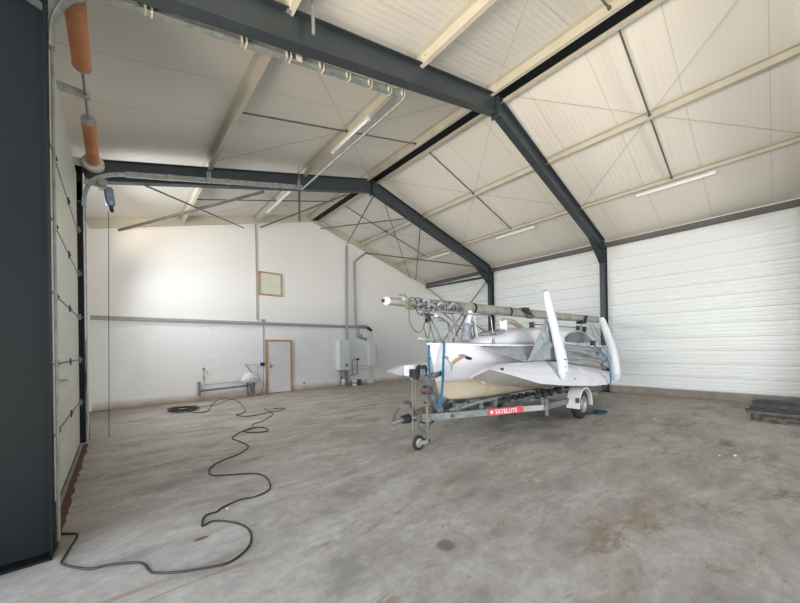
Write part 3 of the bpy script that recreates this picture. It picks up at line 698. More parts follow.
# sign board on the near rail
P0 = Vector((5.03, AY-.08-.35*1.0-.07, ZB-.01)); 
dr = Vector((6.45-4.02, -.85, 0)).normalized(); nrm = Vector((dr.y, -dr.x, 0)).normalized()
if nrm.y > 0: nrm = -nrm
def on_rail(x, off, z): 
    k = (x-4.02)/(6.45-4.02); return Vector((x, AY-.08-.85*k, z)) + nrm*off
A, B = on_rail(5.13, .032, ZB-.01), on_rail(5.90, .032, ZB-.01)
sg = part('sign_board', MB().bar(A, B, .008, .125), RED, T, 0, 'red board lettered in white')
A2, B2 = on_rail(5.90, .032, ZB-.015), on_rail(6.38, .032, ZB-.02)
part('reflector_strip', MB().bar(A2, B2, .006, .10), GALV, T)
def text_mesh(txt, size, name, m_, parent, origin, xdir, zdir, ext=.001):
    cu = bpy.data.curves.new('t', 'FONT'); cu.body = txt; cu.size = size; cu.extrude = ext; cu.offset = .0012
    o = bpy.data.objects.new('t', cu); C.objects.link(o); dg = bpy.context.evaluated_depsgraph_get(); dg.update()
    me = bpy.data.meshes.new_from_object(o.evaluated_get(dg)); bpy.data.objects.remove(o)
    X = Vector(xdir).normalized(); Z = Vector(zdir).normalized(); N = X.cross(Z)
    mt = Matrix.Identity(4)
    for i in range(3): mt[i][0] = X[i]; mt[i][1] = Z[i]; mt[i][2] = N[i]; mt[i][3] = origin[i]
    base = Vector((0,0,0)); q = parent
    while q: base += Vector(q.location); q = q.parent
    me.transform(Matrix.Translation(-base) @ mt); me.materials.clear(); me.materials.append(m_)
    ob = bpy.data.objects.new(name, me); C.objects.link(ob); ob.parent = parent; return ob
text_mesh('SATELLITE', .112, 'lettering', WHITEP, sg, on_rail(5.27, .038, ZB-.05), dr, (0,0,1))
m = MB(); c0 = on_rail(5.20, .038, ZB-.01)
pts = []
for k in range(10):
    a = PI/2 + k*PI/5; r = .045 if k % 2 == 0 else .02
    pts.append(c0 + dr*math.cos(a)*r + Vector((0,0,1))*math.sin(a)*r)
m.add(pts, [tuple(range(10))]); part('star_mark', m, WHITEP, sg)
part('coupling_emblem', MB().lathe(on_rail(4.42, .026, ZB), nrm, [(0,.035),(.006,.035)], 16), RUST, T, 0, 'round rusty reflector')
# coupling, brake lever, overrun
part('coupling', MB().tube([(3.25, AY, .475), (3.32, AY, .49), (3.50, AY, .50), (3.78, AY, .50)], .045, 10, rr=[.035,.045,.04,.045]), GALVD, T)
part('bellows', MB().lathe((3.45, AY, .50), (1,0,0), [(0,.04),(.03,.07),(.06,.05),(.09,.075),(.12,.05),(.15,.08),(.18,.05)], 14), RUBBER, T)
part('coupling_handle', MB().tube([(3.33, AY, .50), (3.29, AY, .55), (3.31, AY, .60), (3.40, AY, .70)], .022, 8), IRON, T)
part('brake_lever', MB().tube(spline([(3.76, AY-.06, .56), (3.69, AY-.06, .60), (3.62, AY-.06, .70), (3.57, AY-.06, .77), (3.47, AY-.06, .78)], 4), .026, 8), IRON, T)
part('overrun_body', MB().box(3.74, AY-.07, .42, 4.10, AY+.07, .60).bar((3.8, AY, .60), (4.1, AY, .63), .10, .04), mat('zinc_passivated', M(108, 104, 92), .5, .4, .15, 10), T, .01)
part('brake_linkage', MB().tube([(3.9, AY-.03, .40), (4.15, AY-.03, .38)], .03, 8).tube([(3.85, AY-.02, .41), (4.05, AY-.02, .36)], .02, 8), RUBBER, T)
# breakaway cable loop
part('brake_cable', MB().tube(spline([(3.78, AY-.05, .42), (3.80, AY-.06, .30), (3.98, AY-.06, .24), (4.1, AY-.04, .36)], 5), .006, 6), CABLE, T)
# jockey wheel
jw = part('jockey_post', MB().tube([(3.885, AY-.15, .14), (3.885, AY-.15, .70)], .026, 12).tube([(3.885, AY-.15, .70), (3.885, AY-.15, .735)], .012, 8), mat('jockey_zinc', M(112, 110, 100), .45, .4, .1, 9), T)
part('crank_handle', MB().tube([(3.885, AY-.15, .735), (3.83, AY-.15, .745), (3.82, AY-.15, .78)], .010, 8), BLACK, jw)
part('clamp', MB().box(3.83, AY-.19, .42, 3.94, AY-.07, .56), GALVD, jw, .008)
part('jockey_fork', MB().box(3.62, AY-.195, .09, 3.90, AY-.187, .15).box(3.62, AY-.105, .09, 3.90, AY-.097, .15).box(3.86, AY-.195, .09, 3.91, AY-.097, .15), GALV, jw)
jt = part('jockey_tyre', MB().lathe((3.67, AY-.178, .122), (0,1,0), [(0,.07),(.0,.105),(.012,.119),(.03,.122),(.048,.116),(.06,.10),(.06,.07)], 28, False), RUBBER, jw)
part('jockey_rim', MB().lathe((3.67, AY-.18, .122), (0,1,0), [(0,.05),(0,.075),(.06,.075),(.06,.05)], 20).lathe((3.67, AY-.193, .122), (0,1,0), [(0,.02),(.08,.02)], 10), GALV, jt)
# winch post
wp = part('winch_post', MB().bar((4.34, AY, .50), (4.16, AY, .82), .11, .15).bar((4.17, AY, .80), (4.02, AY, 1.17), .08, .10).bar((4.0, AY, 1.14), (3.99, AY, 1.24), .05, .07).bar((4.36, AY, .50), (4.22, AY, .82), .10, .02), GALVD, T, .004)
part('top_arm', MB().bar((3.66, AY, 1.14), (4.30, AY, 1.15), .06, .055).bar((4.18, AY, 1.17), (4.36, AY, 1.22), .12, .05), GALVD, wp, .004)
part('bow_stop', MB().lathe((4.33, AY-.07, 1.19), (0,1,0), [(0,.03),(.02,.045),(.12,.045),(.14,.03)], 12), RUBBER, wp)
wn = part('winch', MB().box(3.68, AY-.06, 1.12, 3.80, AY+.06, 1.30).box(3.80, AY-.05, 1.17, 3.98, AY+.05, 1.24), BLACK, wp, .01)
part('winch_drum', MB().lathe((3.90, AY-.09, 1.29), (0,1,0), [(0,.03),(0,.075),(.02,.075),(.03,.05),(.11,.05),(.12,.075),(.14,.075),(.14,.03)], 20), RUBBER, wn)
part('winch_gear', MB().box(3.80, AY-.10, 1.18, 3.90, AY-.08, 1.30).lathe((3.85, AY-.12, 1.24), (0,1,0), [(0,.05),(.03,.05)], 16), GALVD, wn)
part('lower_winch', MB().lathe((3.98, AY-.12, .93), (0,1,0), [(0,.04),(0,.08),(.02,.08),(.03,.05),(.10,.05),(.11,.08),(.13,.08),(.13,.04)], 20).box(3.98, AY-.06, .86, 4.12, AY+.06, .98), mat('maroon_winch', M(84, 66, 72), .6, .1, .2, 9), wp)
part('crank', MB().tube([(3.70, AY-.06, 1.14), (3.62, AY-.08, 1.06), (3.60, AY-.10, .62), (3.59, AY-.10, .30)], .006, 6).tube([(3.72, AY-.06, 1.14), (3.69, AY-.08, .9), (3.69, AY-.08, .60)], .007, 6), GALVD, wn)

# ------------------------------------------------------------------ boat
BT = thing('trimaran_boat', (7.8, AY, .62), 'white folded trimaran on the trailer with grey netting at its side', 'boat')
XB, XS = 4.10, 11.35     # stem head and stern
def interp(x, tab):
    if x <= tab[0][0]: return tab[0][1]
    for (a, b), (c, d_) in zip(tab[:-1], tab[1:]):
        if x <= c:
            t_ = (x-a)/(c-a); t_ = t_*t_*(3-2*t_) if False else t_; return b + (d_-b)*t_
    return tab[-1][1]
def deckhalf(x): return interp(x, [(4.1,.012),(4.4,.13),(4.9,.36),(5.5,.58),(6.2,.74),(7.2,.84),(8.5,.88),(10,.86),(11.35,.78)])
def botz(x): return interp(x, [(4.1,1.0),(4.35,.80),(4.6,.70),(5.2,.655),(6.5,.645),(9,.645),(11.35,.70)])
def sheer(x): return interp(x, [(4.1,1.735),(5,1.70),(6,1.675),(8,1.66),(11.35,1.60)])
def hb(x, z):
    """half breadth of the main hull at x and height z"""
    stem = 4.10 + max(0, (1.735 - z))*.25
    xx = max(0, x - stem); D = deckhalf(4.1 + xx*1.02); zb, zs = botz(x), sheer(x)
    q = (z - zb)/(zs - zb); q = max(0, min(1, q))
    k = interp(q, [(0,.26),(.06,.40),(.2,.50),(.4,.57),(.62,.66),(.82,.86),(1,1)])
    fine = interp(xx, [(0,.0),(.3,.75),(1.2,.95),(2.4,1)])
    return max(.004, D * (k*fine + (1-fine)*(.5+.5*q)*.9))
def stations():
    return [4.10,4.2,4.3,4.42,4.6,4.8,5.1,5.5,6,6.6,7.2,8,9,10,10.8,11.35]
NQ = 14
def hull_mesh(q0, q1, n, bottom):
    rings = []
    for x in stations():
        zb, zs = botz(x), sheer(x)
        zw = 1.04 if x < 6 else 1.0
        za, zc = (zb, zw) if bottom else (zw, zs)
        if bottom and x < 4.28: za = zw-.02
        side = []
        for k in range(n+1):
            z = za + (zc-za)*k/n
            xs = max(x, 4.10 + max(0, 1.735-z)*.25)
            side.append((xs, hb(x, z), z))
        rings.append([(a, AY-h, z) for a, h, z in side] + [(a, AY+h, z) for a, h, z in reversed(side)])
    return rings
part('hull', MB().loft(hull_mesh(0, 1, 12, False)), WHITE, BT, 0, 'white upper hull')
part('hull_bottom', MB().loft(hull_mesh(0, 1, 6, True)), CREAM, BT, 0, 'cream underwater paint')
# gunwale strip and deck
for s_ in (1, -1):
    part('gunwale', MB().tube([(x, AY-s_*hb(x, sheer(x)), sheer(x)-.01) for x in stations()], .020, 8), WHITEP, BT)
rings = []
for x in stations():
    h = hb(x, sheer(x)); z = sheer(x)
    rings.append([(x, AY-h*c, z + .07*(1-c*c)*min(1, h/.4)) for c in (1,.8,.5,.2,0,-.2,-.5,-.8,-1)])
part('deck', MB().loft(rings, closed=False), WHITE, BT)
# coachroof
rings = []
for x, zt, hw in ((5.0,1.74,.18),(5.35,1.84,.32),(5.9,1.95,.44),(6.5,2.03,.52),(7.2,2.08,.57),(8.2,2.10,.60),(9.2,2.09,.60),(10.0,2.06,.58),(10.35,2.0,.56),(10.75,1.66,.54)):
    zb = sheer(x)+.01
    rings.append([(x, AY-hw*1.12, zb), (x, AY-hw*1.02, zb+(zt-zb)*.55), (x, AY-hw*.85, zb+(zt-zb)*.88), (x, AY-hw*.5, zt), (x, AY, zt+.03), (x, AY+hw*.5, zt), (x, AY+hw*.85, zb+(zt-zb)*.88), (x, AY+hw*1.02, zb+(zt-zb)*.55), (x, AY+hw*1.12, zb)])
cr = part('coachroof', MB().loft(rings), WHITE, BT)
for s_ in (1, -1):
    P = []
    for x, a, b in ((8.15,.02,.10),(8.5,.0,.22),(9.0,.0,.27),(9.5,.0,.22),(9.9,.0,.05)):
        P.append((x, 1.72+a, 1.72+b))
    m = MB(); lo = [(x, AY-s_*(.655), z0) for x, z0, z1 in P]; hi = [(x, AY-s_*(.625), z1+.02) for x, z0, z1 in P]
    m.add(lo+hi, [(i, i+1, 6-1+i+1, 5+i) for i in range(4)])
    o = part('cabin_window', m, GLASS, cr); sd = o.modifiers.new('s', 'SOLIDIFY'); sd.thickness = .02
part('deck_hatch', MB().lathe((5.75, AY-.20, 1.935), (-.19,0,1), [(0,.26),(.03,.26),(.035,.22)], 24), HATCH, cr, 0, 'grey round hatch')
part('grab_rail', MB().tube(spline([(7.1, AY-.40, 2.08), (7.15, AY-.40, 2.14), (10.0, AY-.40, 2.12), (10.05, AY-.40, 2.06)], 4), .014, 8), TUBE, cr)
for x in (6.95, 9.55): part('deck_winch', MB().lathe((x, AY-.42, 2.06), (0,0,1), [(0,.06),(.04,.05),(.08,.045),(.10,.06),(.12,.05)], 16), BLACK, cr)
part('roof_block', MB().box(6.08, AY-.30, 1.98, 6.16, AY-.16, 2.20), WHITEP, cr, .01)
part('mast_step', MB().tube([(6.05, AY-.23, 2.22), (6.5, AY-.25, 2.17), (6.85, AY-.25, 2.06)], .04, 10, rr=[.04,.055,.04]), mat('tan_spar', M(160,145,132), .6, 0, .15, 9), cr)
part('tiller_head', MB().tube([(9.75, AY-.5, 2.02), (9.8, AY-.5, 2.15)], .05, 10), BLACK, cr)
# bird emblem on the near bow
def on_hull(x, z, off=.006): return (x, AY - hb(x, z) - off, z)
def emblem(pts, m_, lab=None):
    mm = MB(); P = [on_hull(x, z) for x, z in pts]; mm.add(P, [tuple(range(len(P)))]); return part('bird_emblem', mm, m_, BT, 0, lab)
emblem([(4.33,1.465),(4.39,1.505),(4.45,1.50),(4.50,1.455),(4.46,1.435),(4.41,1.462)], ORANGE, 'orange bird head')
emblem([(4.42,1.47),(4.47,1.45),(4.55,1.38),(4.62,1.35),(4.60,1.30),(4.575,1.20),(4.54,1.32),(4.48,1.40)], GREYL, 'pale grey bird breast')
emblem([(4.54,1.36),(4.60,1.44),(4.67,1.47),(4.70,1.50),(4.80,1.48),(4.74,1.43),(4.66,1.38),(4.60,1.34)], ORANGE, 'tan bird wing')
emblem([(4.66,1.49),(4.67,1.53),(4.76,1.525),(4.83,1.50),(4.79,1.475),(4.72,1.495)], HATCH, 'grey bird wing top')
emblem([(4.79,1.475),(4.84,1.49),(4.93,1.46),(4.96,1.425),(4.90,1.41),(4.81,1.445)], BLACK, 'black bird wing tip')
# floats
def float_hull(s_):
    st = [ # x, ztop, ytop, zchine, ychine, zkeel, ykeel
        (3.98,1.215,1.00,1.21,1.004,1.195,1.00),(4.36,1.315,.97,1.30,1.04,1.08,.92),(4.9,1.36,.93,1.17,1.12,1.00,.90),(5.7,1.36,.91,.98,1.18,.88,.86),(6.5,1.345,.90,.88,1.20,.80,.84),
        (7.3,1.30,.90,.80,1.20,.76,.83),(8.3,1.185,.90,.71,1.19,.70,.83),(9.3,1.05,.91,.655,1.17,.66,.84),(10.1,.94,.93,.65,1.12,.66,.88),(10.6,.87,.97,.66,1.05,.67,.95),(10.75,.83,1.0,.70,1.02,.69,1.0)]
    fine = []
    for a, b in zip(st[:-1], st[1:]):
        for k in range(4): fine.append(tuple(p+(q-p)*k/4 for p, q in zip(a, b)))
    fine.append(st[-1]); rings = []
    for x, zt, yt, zc, yc, zk, yk in fine:
        yi = max(.72, yt-.16) if 4.36 < x < 10.5 else yt-.03
        P = [(yi, zt-.02), (yt-.04, zt), (yt, zt-.004), (yt+(yc-yt)*.42, zt-(zt-zc)*.28), (yt+(yc-yt)*.78, zt-(zt-zc)*.62), (yc, zc+(zt-zc)*.06), (yc+.012, zc), (yk+(yc-yk)*.5, zk+(zc-zk)*.42), (yk, zk), (yi, zk+.02)]
        rings.append([(x, AY-s_*y, z) for y, z in P])
    m = MB().loft(rings, smooth=False); n_ = 10
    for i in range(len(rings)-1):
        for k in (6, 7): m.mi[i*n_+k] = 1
    return m
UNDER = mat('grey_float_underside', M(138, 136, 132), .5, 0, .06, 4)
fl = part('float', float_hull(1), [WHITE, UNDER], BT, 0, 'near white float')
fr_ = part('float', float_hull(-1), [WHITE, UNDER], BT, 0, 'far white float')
# short white rib + recess marks on the near float face
def ffc(x, q):   # point on near face
    zt = interp(x, [(4.9,1.36),(5.7,1.36),(6.5,1.345),(7.3,1.30),(8.3,1.19),(9.3,1.06),(10.1,.95)]); zc = interp(x, [(4.9,1.13),(5.7,1.0),(6.5,.90),(7.3,.83),(8.3,.765),(9.3,.73),(10.1,.71)])
    yc = interp(x, [(4.9,1.12),(5.7,1.17),(6.5,1.19),(7.3,1.19),(8.3,1.18),(9.3,1.16),(10.1,1.12)]); yt = .905
    return Vector((x, AY-(yt+(yc-yt)*min(1, q*1.25))-.012, zt-(zt-zc)*q))
part('float_step', MB().tube([ffc(8.0, .15), ffc(8.45, .8)], .012, 6).tube([ffc(8.45, .8), ffc(7.9, .86)], .008, 6), WHITEP, fl)
part('cleat', MB().box(4.68, AY-1.06, 1.27, 4.74, AY-1.03, 1.30), BLACK, fl)
part('cleat', MB().lathe(ffc(7.25, .75), (0,-1,0), [(0,.02),(.02,.015)], 8), GALVD, fl)
part('tail_fitting', MB().tube([(10.7, AY-1.0, .80), (10.95, AY-1.02, .92)], .012, 6), GALVD, fl)
# folded beams
def aka(x, pts, w0):
    P = spline([(x, y, z) for y, z in pts], 5); L = len(P); rings = []
    for i, p in enumerate(P):
        t = (P[min(i+1,L-1)] - P[max(i-1,0)]).normalized(); nn = Vector((0, t.z, -t.y)).normalized()
        q = i/(L-1); w = w0*(1-.30*max(0, q-.45)/.55) * (.55+.45*min(1, q/.15)) * (1 if q < .97 else .75); th = w*.8
        rings.append([p + Vector((1,0,0))*w/2*math.copysign(abs(math.cos(a))**.6, math.cos(a)) + nn*th/2*math.copysign(abs(math.sin(a))**.6, math.sin(a)) for a in [2*PI*k/16 for k in range(16)]])
    return MB().loft(rings)
NB = [(2.74,1.0),(2.745,1.2),(2.80,1.56),(2.90,2.0),(3.055,2.76)]
b1 = part('folded_beam', aka(6.65, NB, .21), BEAMW, BT, 0, 'taller upright white beam')
NB2 = [(2.765,.72),(2.775,1.0),(2.845,1.5),(2.95,1.92),(3.09,2.39)]
b2 = part('folded_beam', aka(9.98, NB2, .25), BEAMW, BT, 0, 'shorter upright white beam by the stern')
for bb, x, ps in ((b1, 6.62, ((2.74,1.12),(2.74,1.24),(2.74,1.38))), (b2, 9.95, ((2.77,.86),(2.77,.98)))):
    for y, z in ps: part('bolt', MB().lathe((x-.05, y-.05, z), (0,-1,0), [(0,.014),(.04,.010)], 8), GALVD, bb)
part('tip_cap', MB().lathe((6.65, 3.06, 2.75), (0,.1,1), [(0,.05),(.04,.04),(.06,.0)], 10), GALV, b1)
# far side short posts (folded beams seen over the roof)
part('far_beam_post', MB().bar((9.3, AY+.72, 1.66), (9.25, AY+.72, 2.36), .08, .10), GALV, BT)
part('stern_post', MB().tube([(11.2, AY+.2, 1.6), (11.2, AY+.2, 2.35)], .035, 8), WHITEP, BT)
# netting and covers (cloth between gunwale, beams and float)
def cloth(corners, nu, nv, bulge, wr, seed, folds=()):
    """bilinear sheet, corners a(top-left) b(top-right) c(bottom-right) d(bottom-left); bulges towards -Y"""
    rnd = random.Random(seed); ph = [rnd.random()*6.28 for _ in range(8)]
    a, b, c, d_ = [Vector(q) for q in corners]; vs = []
    for j in range(nv+1):
        for i in range(nu+1):
            u, v = i/nu, j/nv
            p = a*(1-u)*(1-v) + b*u*(1-v) + c*u*v + d_*(1-u)*v
            e = math.sin(PI*u)**.5*math.sin(PI*v)**.5 if 0 < u < 1 and 0 < v < 1 else 0
            wv = math.sin(9*u+7*v+ph[0])*.5 + math.sin(17*v-6*u+ph[1])*.35 + math.sin(23*u+11*v+ph[2])*.2 + math.sin(5*u-19*v+ph[3])*.3
            p.y -= e*(bulge + wr*wv) + e*sum(s_*math.exp(-((v-(v0+k*u))/wd)**2) for v0, k, wd, s_ in folds)
            vs.append(p)
    m = MB(); m.add(vs, [(j*(nu+1)+i, j*(nu+1)+i+1, (j+1)*(nu+1)+i+1, (j+1)*(nu+1)+i) for j in range(nv) for i in range(nu)], True); return m
def sheet(name, m, mt, lab, th=.006):
    o = part(name, m, mt, BT, 0, lab); s_ = o.modifiers.new('thick', 'SOLIDIFY'); s_.thickness = th; return o
sheet('netting', cloth([(6.56,3.04,2.20),(6.72,3.04,2.10),(6.78,2.94,1.37),(5.72,3.0,1.37)], 24, 24, .03, .06, 3, [(.5,.1,.05,.05),(.25,.3,.04,.04)]), TARPD, 'grey netting hung as a triangle from the tall beam')
sheet('netting', cloth([(4.95,3.50,1.66),(6.7,3.07,1.63),(6.7,2.96,1.36),(5.6,3.0,1.37)], 30, 10, .03, .015, 5), TARPD, 'grey netting along the gunwale')
sheet('cover_cloth', cloth([(6.85,3.02,1.72),(9.75,3.02,1.56),(9.85,2.95,1.0),(6.85,2.95,1.34)], 60, 30, .08, .075, 11, [(.28,.35,.06,.12),(.62,.15,.05,.10),(.10,.15,.04,.07),(.80,-.2,.04,.06)]), TARP, 'grey cover cloth folded along the stern side')
sheet('cover_cloth', cloth([(9.55,2.98,1.55),(9.85,2.96,1.62),(9.92,2.86,1.0),(9.4,2.9,1.12)], 12, 12, .05, .03, 12, [(.4,.3,.08,.06)]), TARP, 'grey cloth bunched at the short beam')
# pulpit and crutch at the bow
part('pulpit', MB().tube(spline([(4.16, AY-.10, 1.74), (4.02, AY-.10, 2.10), (3.92, AY-.05, 2.24), (4.1, AY-.15, 2.27), (4.9, AY-.42, 2.24), (5.18, AY-.50, 2.22), (5.24, AY-.52, 2.12), (5.26, AY-.54, 1.72)], 5), .013, 8).tube(spline([(4.2, AY+.10, 1.74), (4.05, AY+.10, 2.15), (4.15, AY+.15, 2.27), (4.9, AY+.42, 2.24), (5.24, AY+.52, 2.12), (5.26, AY+.54, 1.72)], 5), .013, 8), TUBE, BT)
part('stanchion_foot', MB().lathe((5.26, AY-.54, 1.70), (0,0,1), [(0,.035),(.04,.03),(.10,.02)], 10).box(5.2, AY-.58, 1.86, 5.3, AY-.50, 1.90), TUBE, BT)
part('mast_crutch', MB().tube([(4.10, AY-.02, 2.25), (4.36, AY-.10, 1.76)], .018, 8).tube([(4.22, AY+.05, 2.2), (4.12, AY+.02, 1.78)], .014, 8).tube([(4.46, AY-.04, 2.28), (4.96, AY-.18, 1.90)], .018, 8).tube([(5.05, AY-.12, 2.30), (4.58, AY-.14, 1.76)], .018, 8).tube([(4.75, AY, 2.3), (4.86, AY-.05, 1.78)], .016, 8).tube(spline([(4.25, AY-.1, 2.14), (4.45, AY-.14, 2.10), (4.56, AY-.16, 1.95), (4.62, AY-.18, 1.76)], 4), .014, 8), TUBE, BT)
part('bow_roller', MB().bar((3.86, AY-.02, 1.81), (4.3, AY-.02, 1.76), .09, .035).lathe((3.92, AY-.07, 1.80), (0,1,0), [(0,.03),(.1,.03)], 10), GALV, BT)
part('buoy_light', MB().ball((4.24, AY-.05, 2.20), .045), WHITEP, BT)
part('buoy_band', MB().lathe((4.24, AY-.05, 2.165), (0,0,1), [(0,.036),(.015,.046),(.02,.046)], 12), RED, BT)
part('shackle_block', MB().box(3.98, AY-.11, 2.10, 4.06, AY-.04, 2.22), BLACK, BT, .01)
# furled jib and its bag standing on the foredeck
SB = thing('sail_bag', (5.0, AY-.12, 1.78), 'grey bag with a furled white sail standing on the foredeck', 'sail bag')
part('furled_sail', MB().tube(spline([(5.0, AY-.12, 1.8), (5.06, AY-.10, 2.05), (5.22, AY-.06, 2.34)], 5), .05, 10), SAIL, SB)
rings = []
for i in range(9):
    q = i/8; r = .12*(1-.35*q)+.012*math.sin(i*2.1)
    rings.append([(4.97+.06*q+r*math.cos(2*PI*k/14)*(1+.08*math.sin(3*k+i)), AY-.13+.75*r*math.sin(2*PI*k/14), 1.785+.32*q) for k in range(14)])
part('bag', MB().loft(rings), GREYB, SB)
part('rope_coil', MB().tube([(5.20+.05*math.cos(a), AY-.12+.01*math.sin(3*a), 1.95+.13*math.sin(a)) for a in [k*.5 for k in range(26)]], .010, 6), CABLE, SB)
part('rope', MB().tube([(5.12, AY-.1, 2.28), (5.2, AY-.12, 1.98)], .008, 6).tube([(5.28, AY-.1, 2.32), (5.33, AY-.14, 1.82)], .008, 6), SAIL, SB)

# ------------------------------------------------------------------ mast laid on top
MZ = 2.42
MS = thing('lowered_mast', (7.8, AY, MZ-.09), 'long grey aluminium mast lying lengthwise on top of the boat', 'mast')
def oval(x, rz_, ry, z=MZ, y=AY): return [(x, y+ry*math.cos(2*PI*k/18), z+rz_*math.sin(2*PI*k/18)) for k in range(18)]
rings = [oval(3.22, .062, .05, 2.39), oval(3.8, .066, .055, 2.39), oval(4.3, .078, .06, 2.41), oval(4.5, .09, .065, 2.42), oval(6, .098, .07, 2.43), oval(8, .098, .07, 2.445), oval(10.3, .098, .07, 2.475), oval(12.35, .092, .065, 2.50)]
part('spar', MB().loft(rings), ALU, MS)
part('sail_track', MB().bar((4.4, AY-.01, 2.50), (12.2, AY-.01, 2.597), .025, .02), mat('tan_track', M(150,134,112), .6, .1, .15, 5), MS, 0, 'tan strip along the mast top')
part('mast_head_cap', MB().lathe((3.13, AY, 2.39), (1,0,0), [(0,.03),(.02,.066),(.06,.070),(.09,.06)], 18), WHITEP, MS, 0, 'white mast cap')
part('sheave', MB().lathe((3.12, AY-.02, 2.39), (0,1,0), [(0,.03),(.04,.03)], 10), BLACK, MS)
part('mast_collar', MB().lathe((3.46, AY, 2.44), (1,.1,.15), [(0,.05),(.03,.08),(.09,.08),(.12,.05)], 16), GALV, MS)
part('brass_fitting', MB().box(3.54, AY-.08, 2.28, 3.64, AY-.02, 2.46), mat('olive_brass', M(104,106,80), .6, .2, .3, 12), MS, .01)
for x in (5.38, 6.72, 9.9, 11.1): part('mast_band', MB().lathe((x, AY, interp(x, [(4,2.42),(12,2.49)])), (1,0,0), [(0,.101),(.03,.101)], 18), BLACK if x != 9.9 else ALU, MS)
t_ = part('spreader_root', MB().box(7.28, AY-.11, 2.46, 7.48, AY+.08, 2.57).tube([(7.2, AY-.08, 2.50), (7.5, AY-.12, 2.42)], .03, 8), BLACK, MS, .01)
part('rope_bundle', MB().tube([(7.38+.16*math.cos(a)+.01*k, AY-.085+.015*math.sin(5*a), 2.42+.10*math.sin(a)) for k, a in enumerate([q*.6 for q in range(22)])], .009, 6), CABLE, MS)
part('rear_fitting', MB().box(10.7, AY-.10, 2.36, 11.15, AY+.06, 2.41).tube([(10.95, AY-.09, 2.38), (11.15, AY-.09, 2.56)], .035, 8), BLACK, MS)
part('mast_foot', MB().lathe((12.35, AY, 2.50), (1,0,0), [(0,.085),(.05,.085),(.06,.06),(.1,.05)], 16), BLACK, MS)
rnd = random.Random(4)
mats_ = [GALVD, GREYB, ALU, GALVD, ALU]
for i in range(9):     # folded boom cover, blocks and rigging bundled round the front of the mast
    x = 3.72 + i*.12
    part('wrapped_cloth', MB().tube(spline([(x, AY-.05, 2.37+rnd.uniform(-.05,.05)), (x+.10, AY-.085, 2.42+rnd.uniform(-.05,.05)), (x+.22, AY-.08, 2.40+rnd.uniform(-.05,.05)), (x+.33, AY-.05, 2.38+rnd.uniform(-.04,.04))], 4), .034+rnd.random()*.012, 8), mats_[i % 5], MS)
m = MB()
for i in range(10):
    x = 3.7 + i*.125; m.tube([(x+.02*math.cos(a)+.01*a, AY+.115*math.cos(a), 2.395+.10*math.sin(a)) for a in [q*.45 for q in range(15)]], .008, 6)
part('lashing', m, CABLE, MS)
m = MB().tube(spline([(3.60, AY-.05, 2.30), (3.62, AY-.05, 2.08), (3.74, AY-.05, 1.93), (3.88, AY-.05, 1.93), (3.97, AY-.05, 2.10), (3.98, AY-.05, 2.22)], 5), .006, 6)
m.tube(spline([(3.74, AY-.06, 2.32), (3.82, AY-.06, 2.22), (4.0, AY-.06, 2.22), (4.1, AY-.06, 2.3)], 5), .009, 6)
part('shroud_wire', m, CABLE, MS)
part('turnbuckle', MB().box(3.98, AY-.10, 2.08, 4.04, AY-.05, 2.2), BLACK, MS)
part('gooseneck', MB().tube([(4.02, AY-.08, 2.33), (4.02, AY-.08, 2.48)], .05, 10).tube([(4.25, AY-.09, 2.31), (4.7, AY-.07, 2.30)], .04, 10), GALVD, MS)
RC = thing('rear_mast_crutch', (11.05, AY, 1.6), 'thin crutch holding the mast above the stern', 'crutch')
part('upright', MB().tube([(10.95, AY, 1.66), (10.95, AY, 2.33)], .02, 8).tube([(10.95, AY, 2.30), (11.15, AY-.05, 1.95)], .012, 6), TUBE, RC)
part('yoke', MB().box(10.8, AY-.09, 2.32, 11.1, AY+.09, 2.365), BLACK, RC)
part('stay_wire', MB().tube([(11.05, AY-.2, 2.33), (10.3, AY-.62, 1.72)], .006, 6).tube([(11.0, AY-.3, 2.3), (11.3, AY-.55, 1.65)], .006, 6), CABLE, RC)

# straps
def strap(pts, w, label, m_=BLUE, axis=(1,0,0)):
    m = MB(); P = [Vector(p) for p in pts]
    for a, b in zip(P[:-1], P[1:]): m.bar(a, b, w, .004, up=Vector((b-a)).cross(Vector(axis)))
    return tag(m.build('webbing_strap', m_), label, 'strap', 'blue tie-down straps')
def ph(x, z, o=.02): return (x, AY-hb(x, z)-o, z)
strap([(4.36, AY, 1.80), (4.34, AY-.13, 1.77), (4.33, AY-.155, 1.70), (4.30, AY-.155, 1.4), (4.28, AY-.155, 1.1), (4.25, AY-.15, .86), (4.23, AY-.13, .60)], .062, 'bright blue strap running down over the near bow to the trailer')
strap([(4.06, AY-.05, 1.70), (4.03, AY-.06, 1.45), (4.05, AY-.06, 1.20)], .05, 'short blue strap on the stem above the winch post')
strap([(8.85, AY-.74, 1.72), (8.90, AY-1.02, 1.66), (9.25, AY-1.20, 1.32), (9.38, AY-1.225, 1.0), (9.40, AY-1.225, .70), (9.40, AY-1.0, .48)], .11, 'blue strap over the grey cover near the short beam')
tag(MB().box(8.78, AY-1.05, 1.64, 8.94, AY-.97, 1.76).build('ratchet_buckle', BLACK, bevel=.01), 'black ratchet buckle at the top of the stern strap', 'buckle')
m = MB(); P = spline([(8.42, 2.93, .02), (8.7, 2.88, .02), (8.95, 2.95, .02), (9.05, 2.75, .02), (8.75, 2.70, .02), (8.6, 2.78, .03), (8.9, 2.80, .03)], 6)
for a, b in zip(P[:-1], P[1:]): m.bar(a, b, .06, .03)
tag(m.build('webbing_strap', BLUED), 'dark blue strap lying crumpled on the floor behind the wheel', 'strap', 'blue tie-down straps')

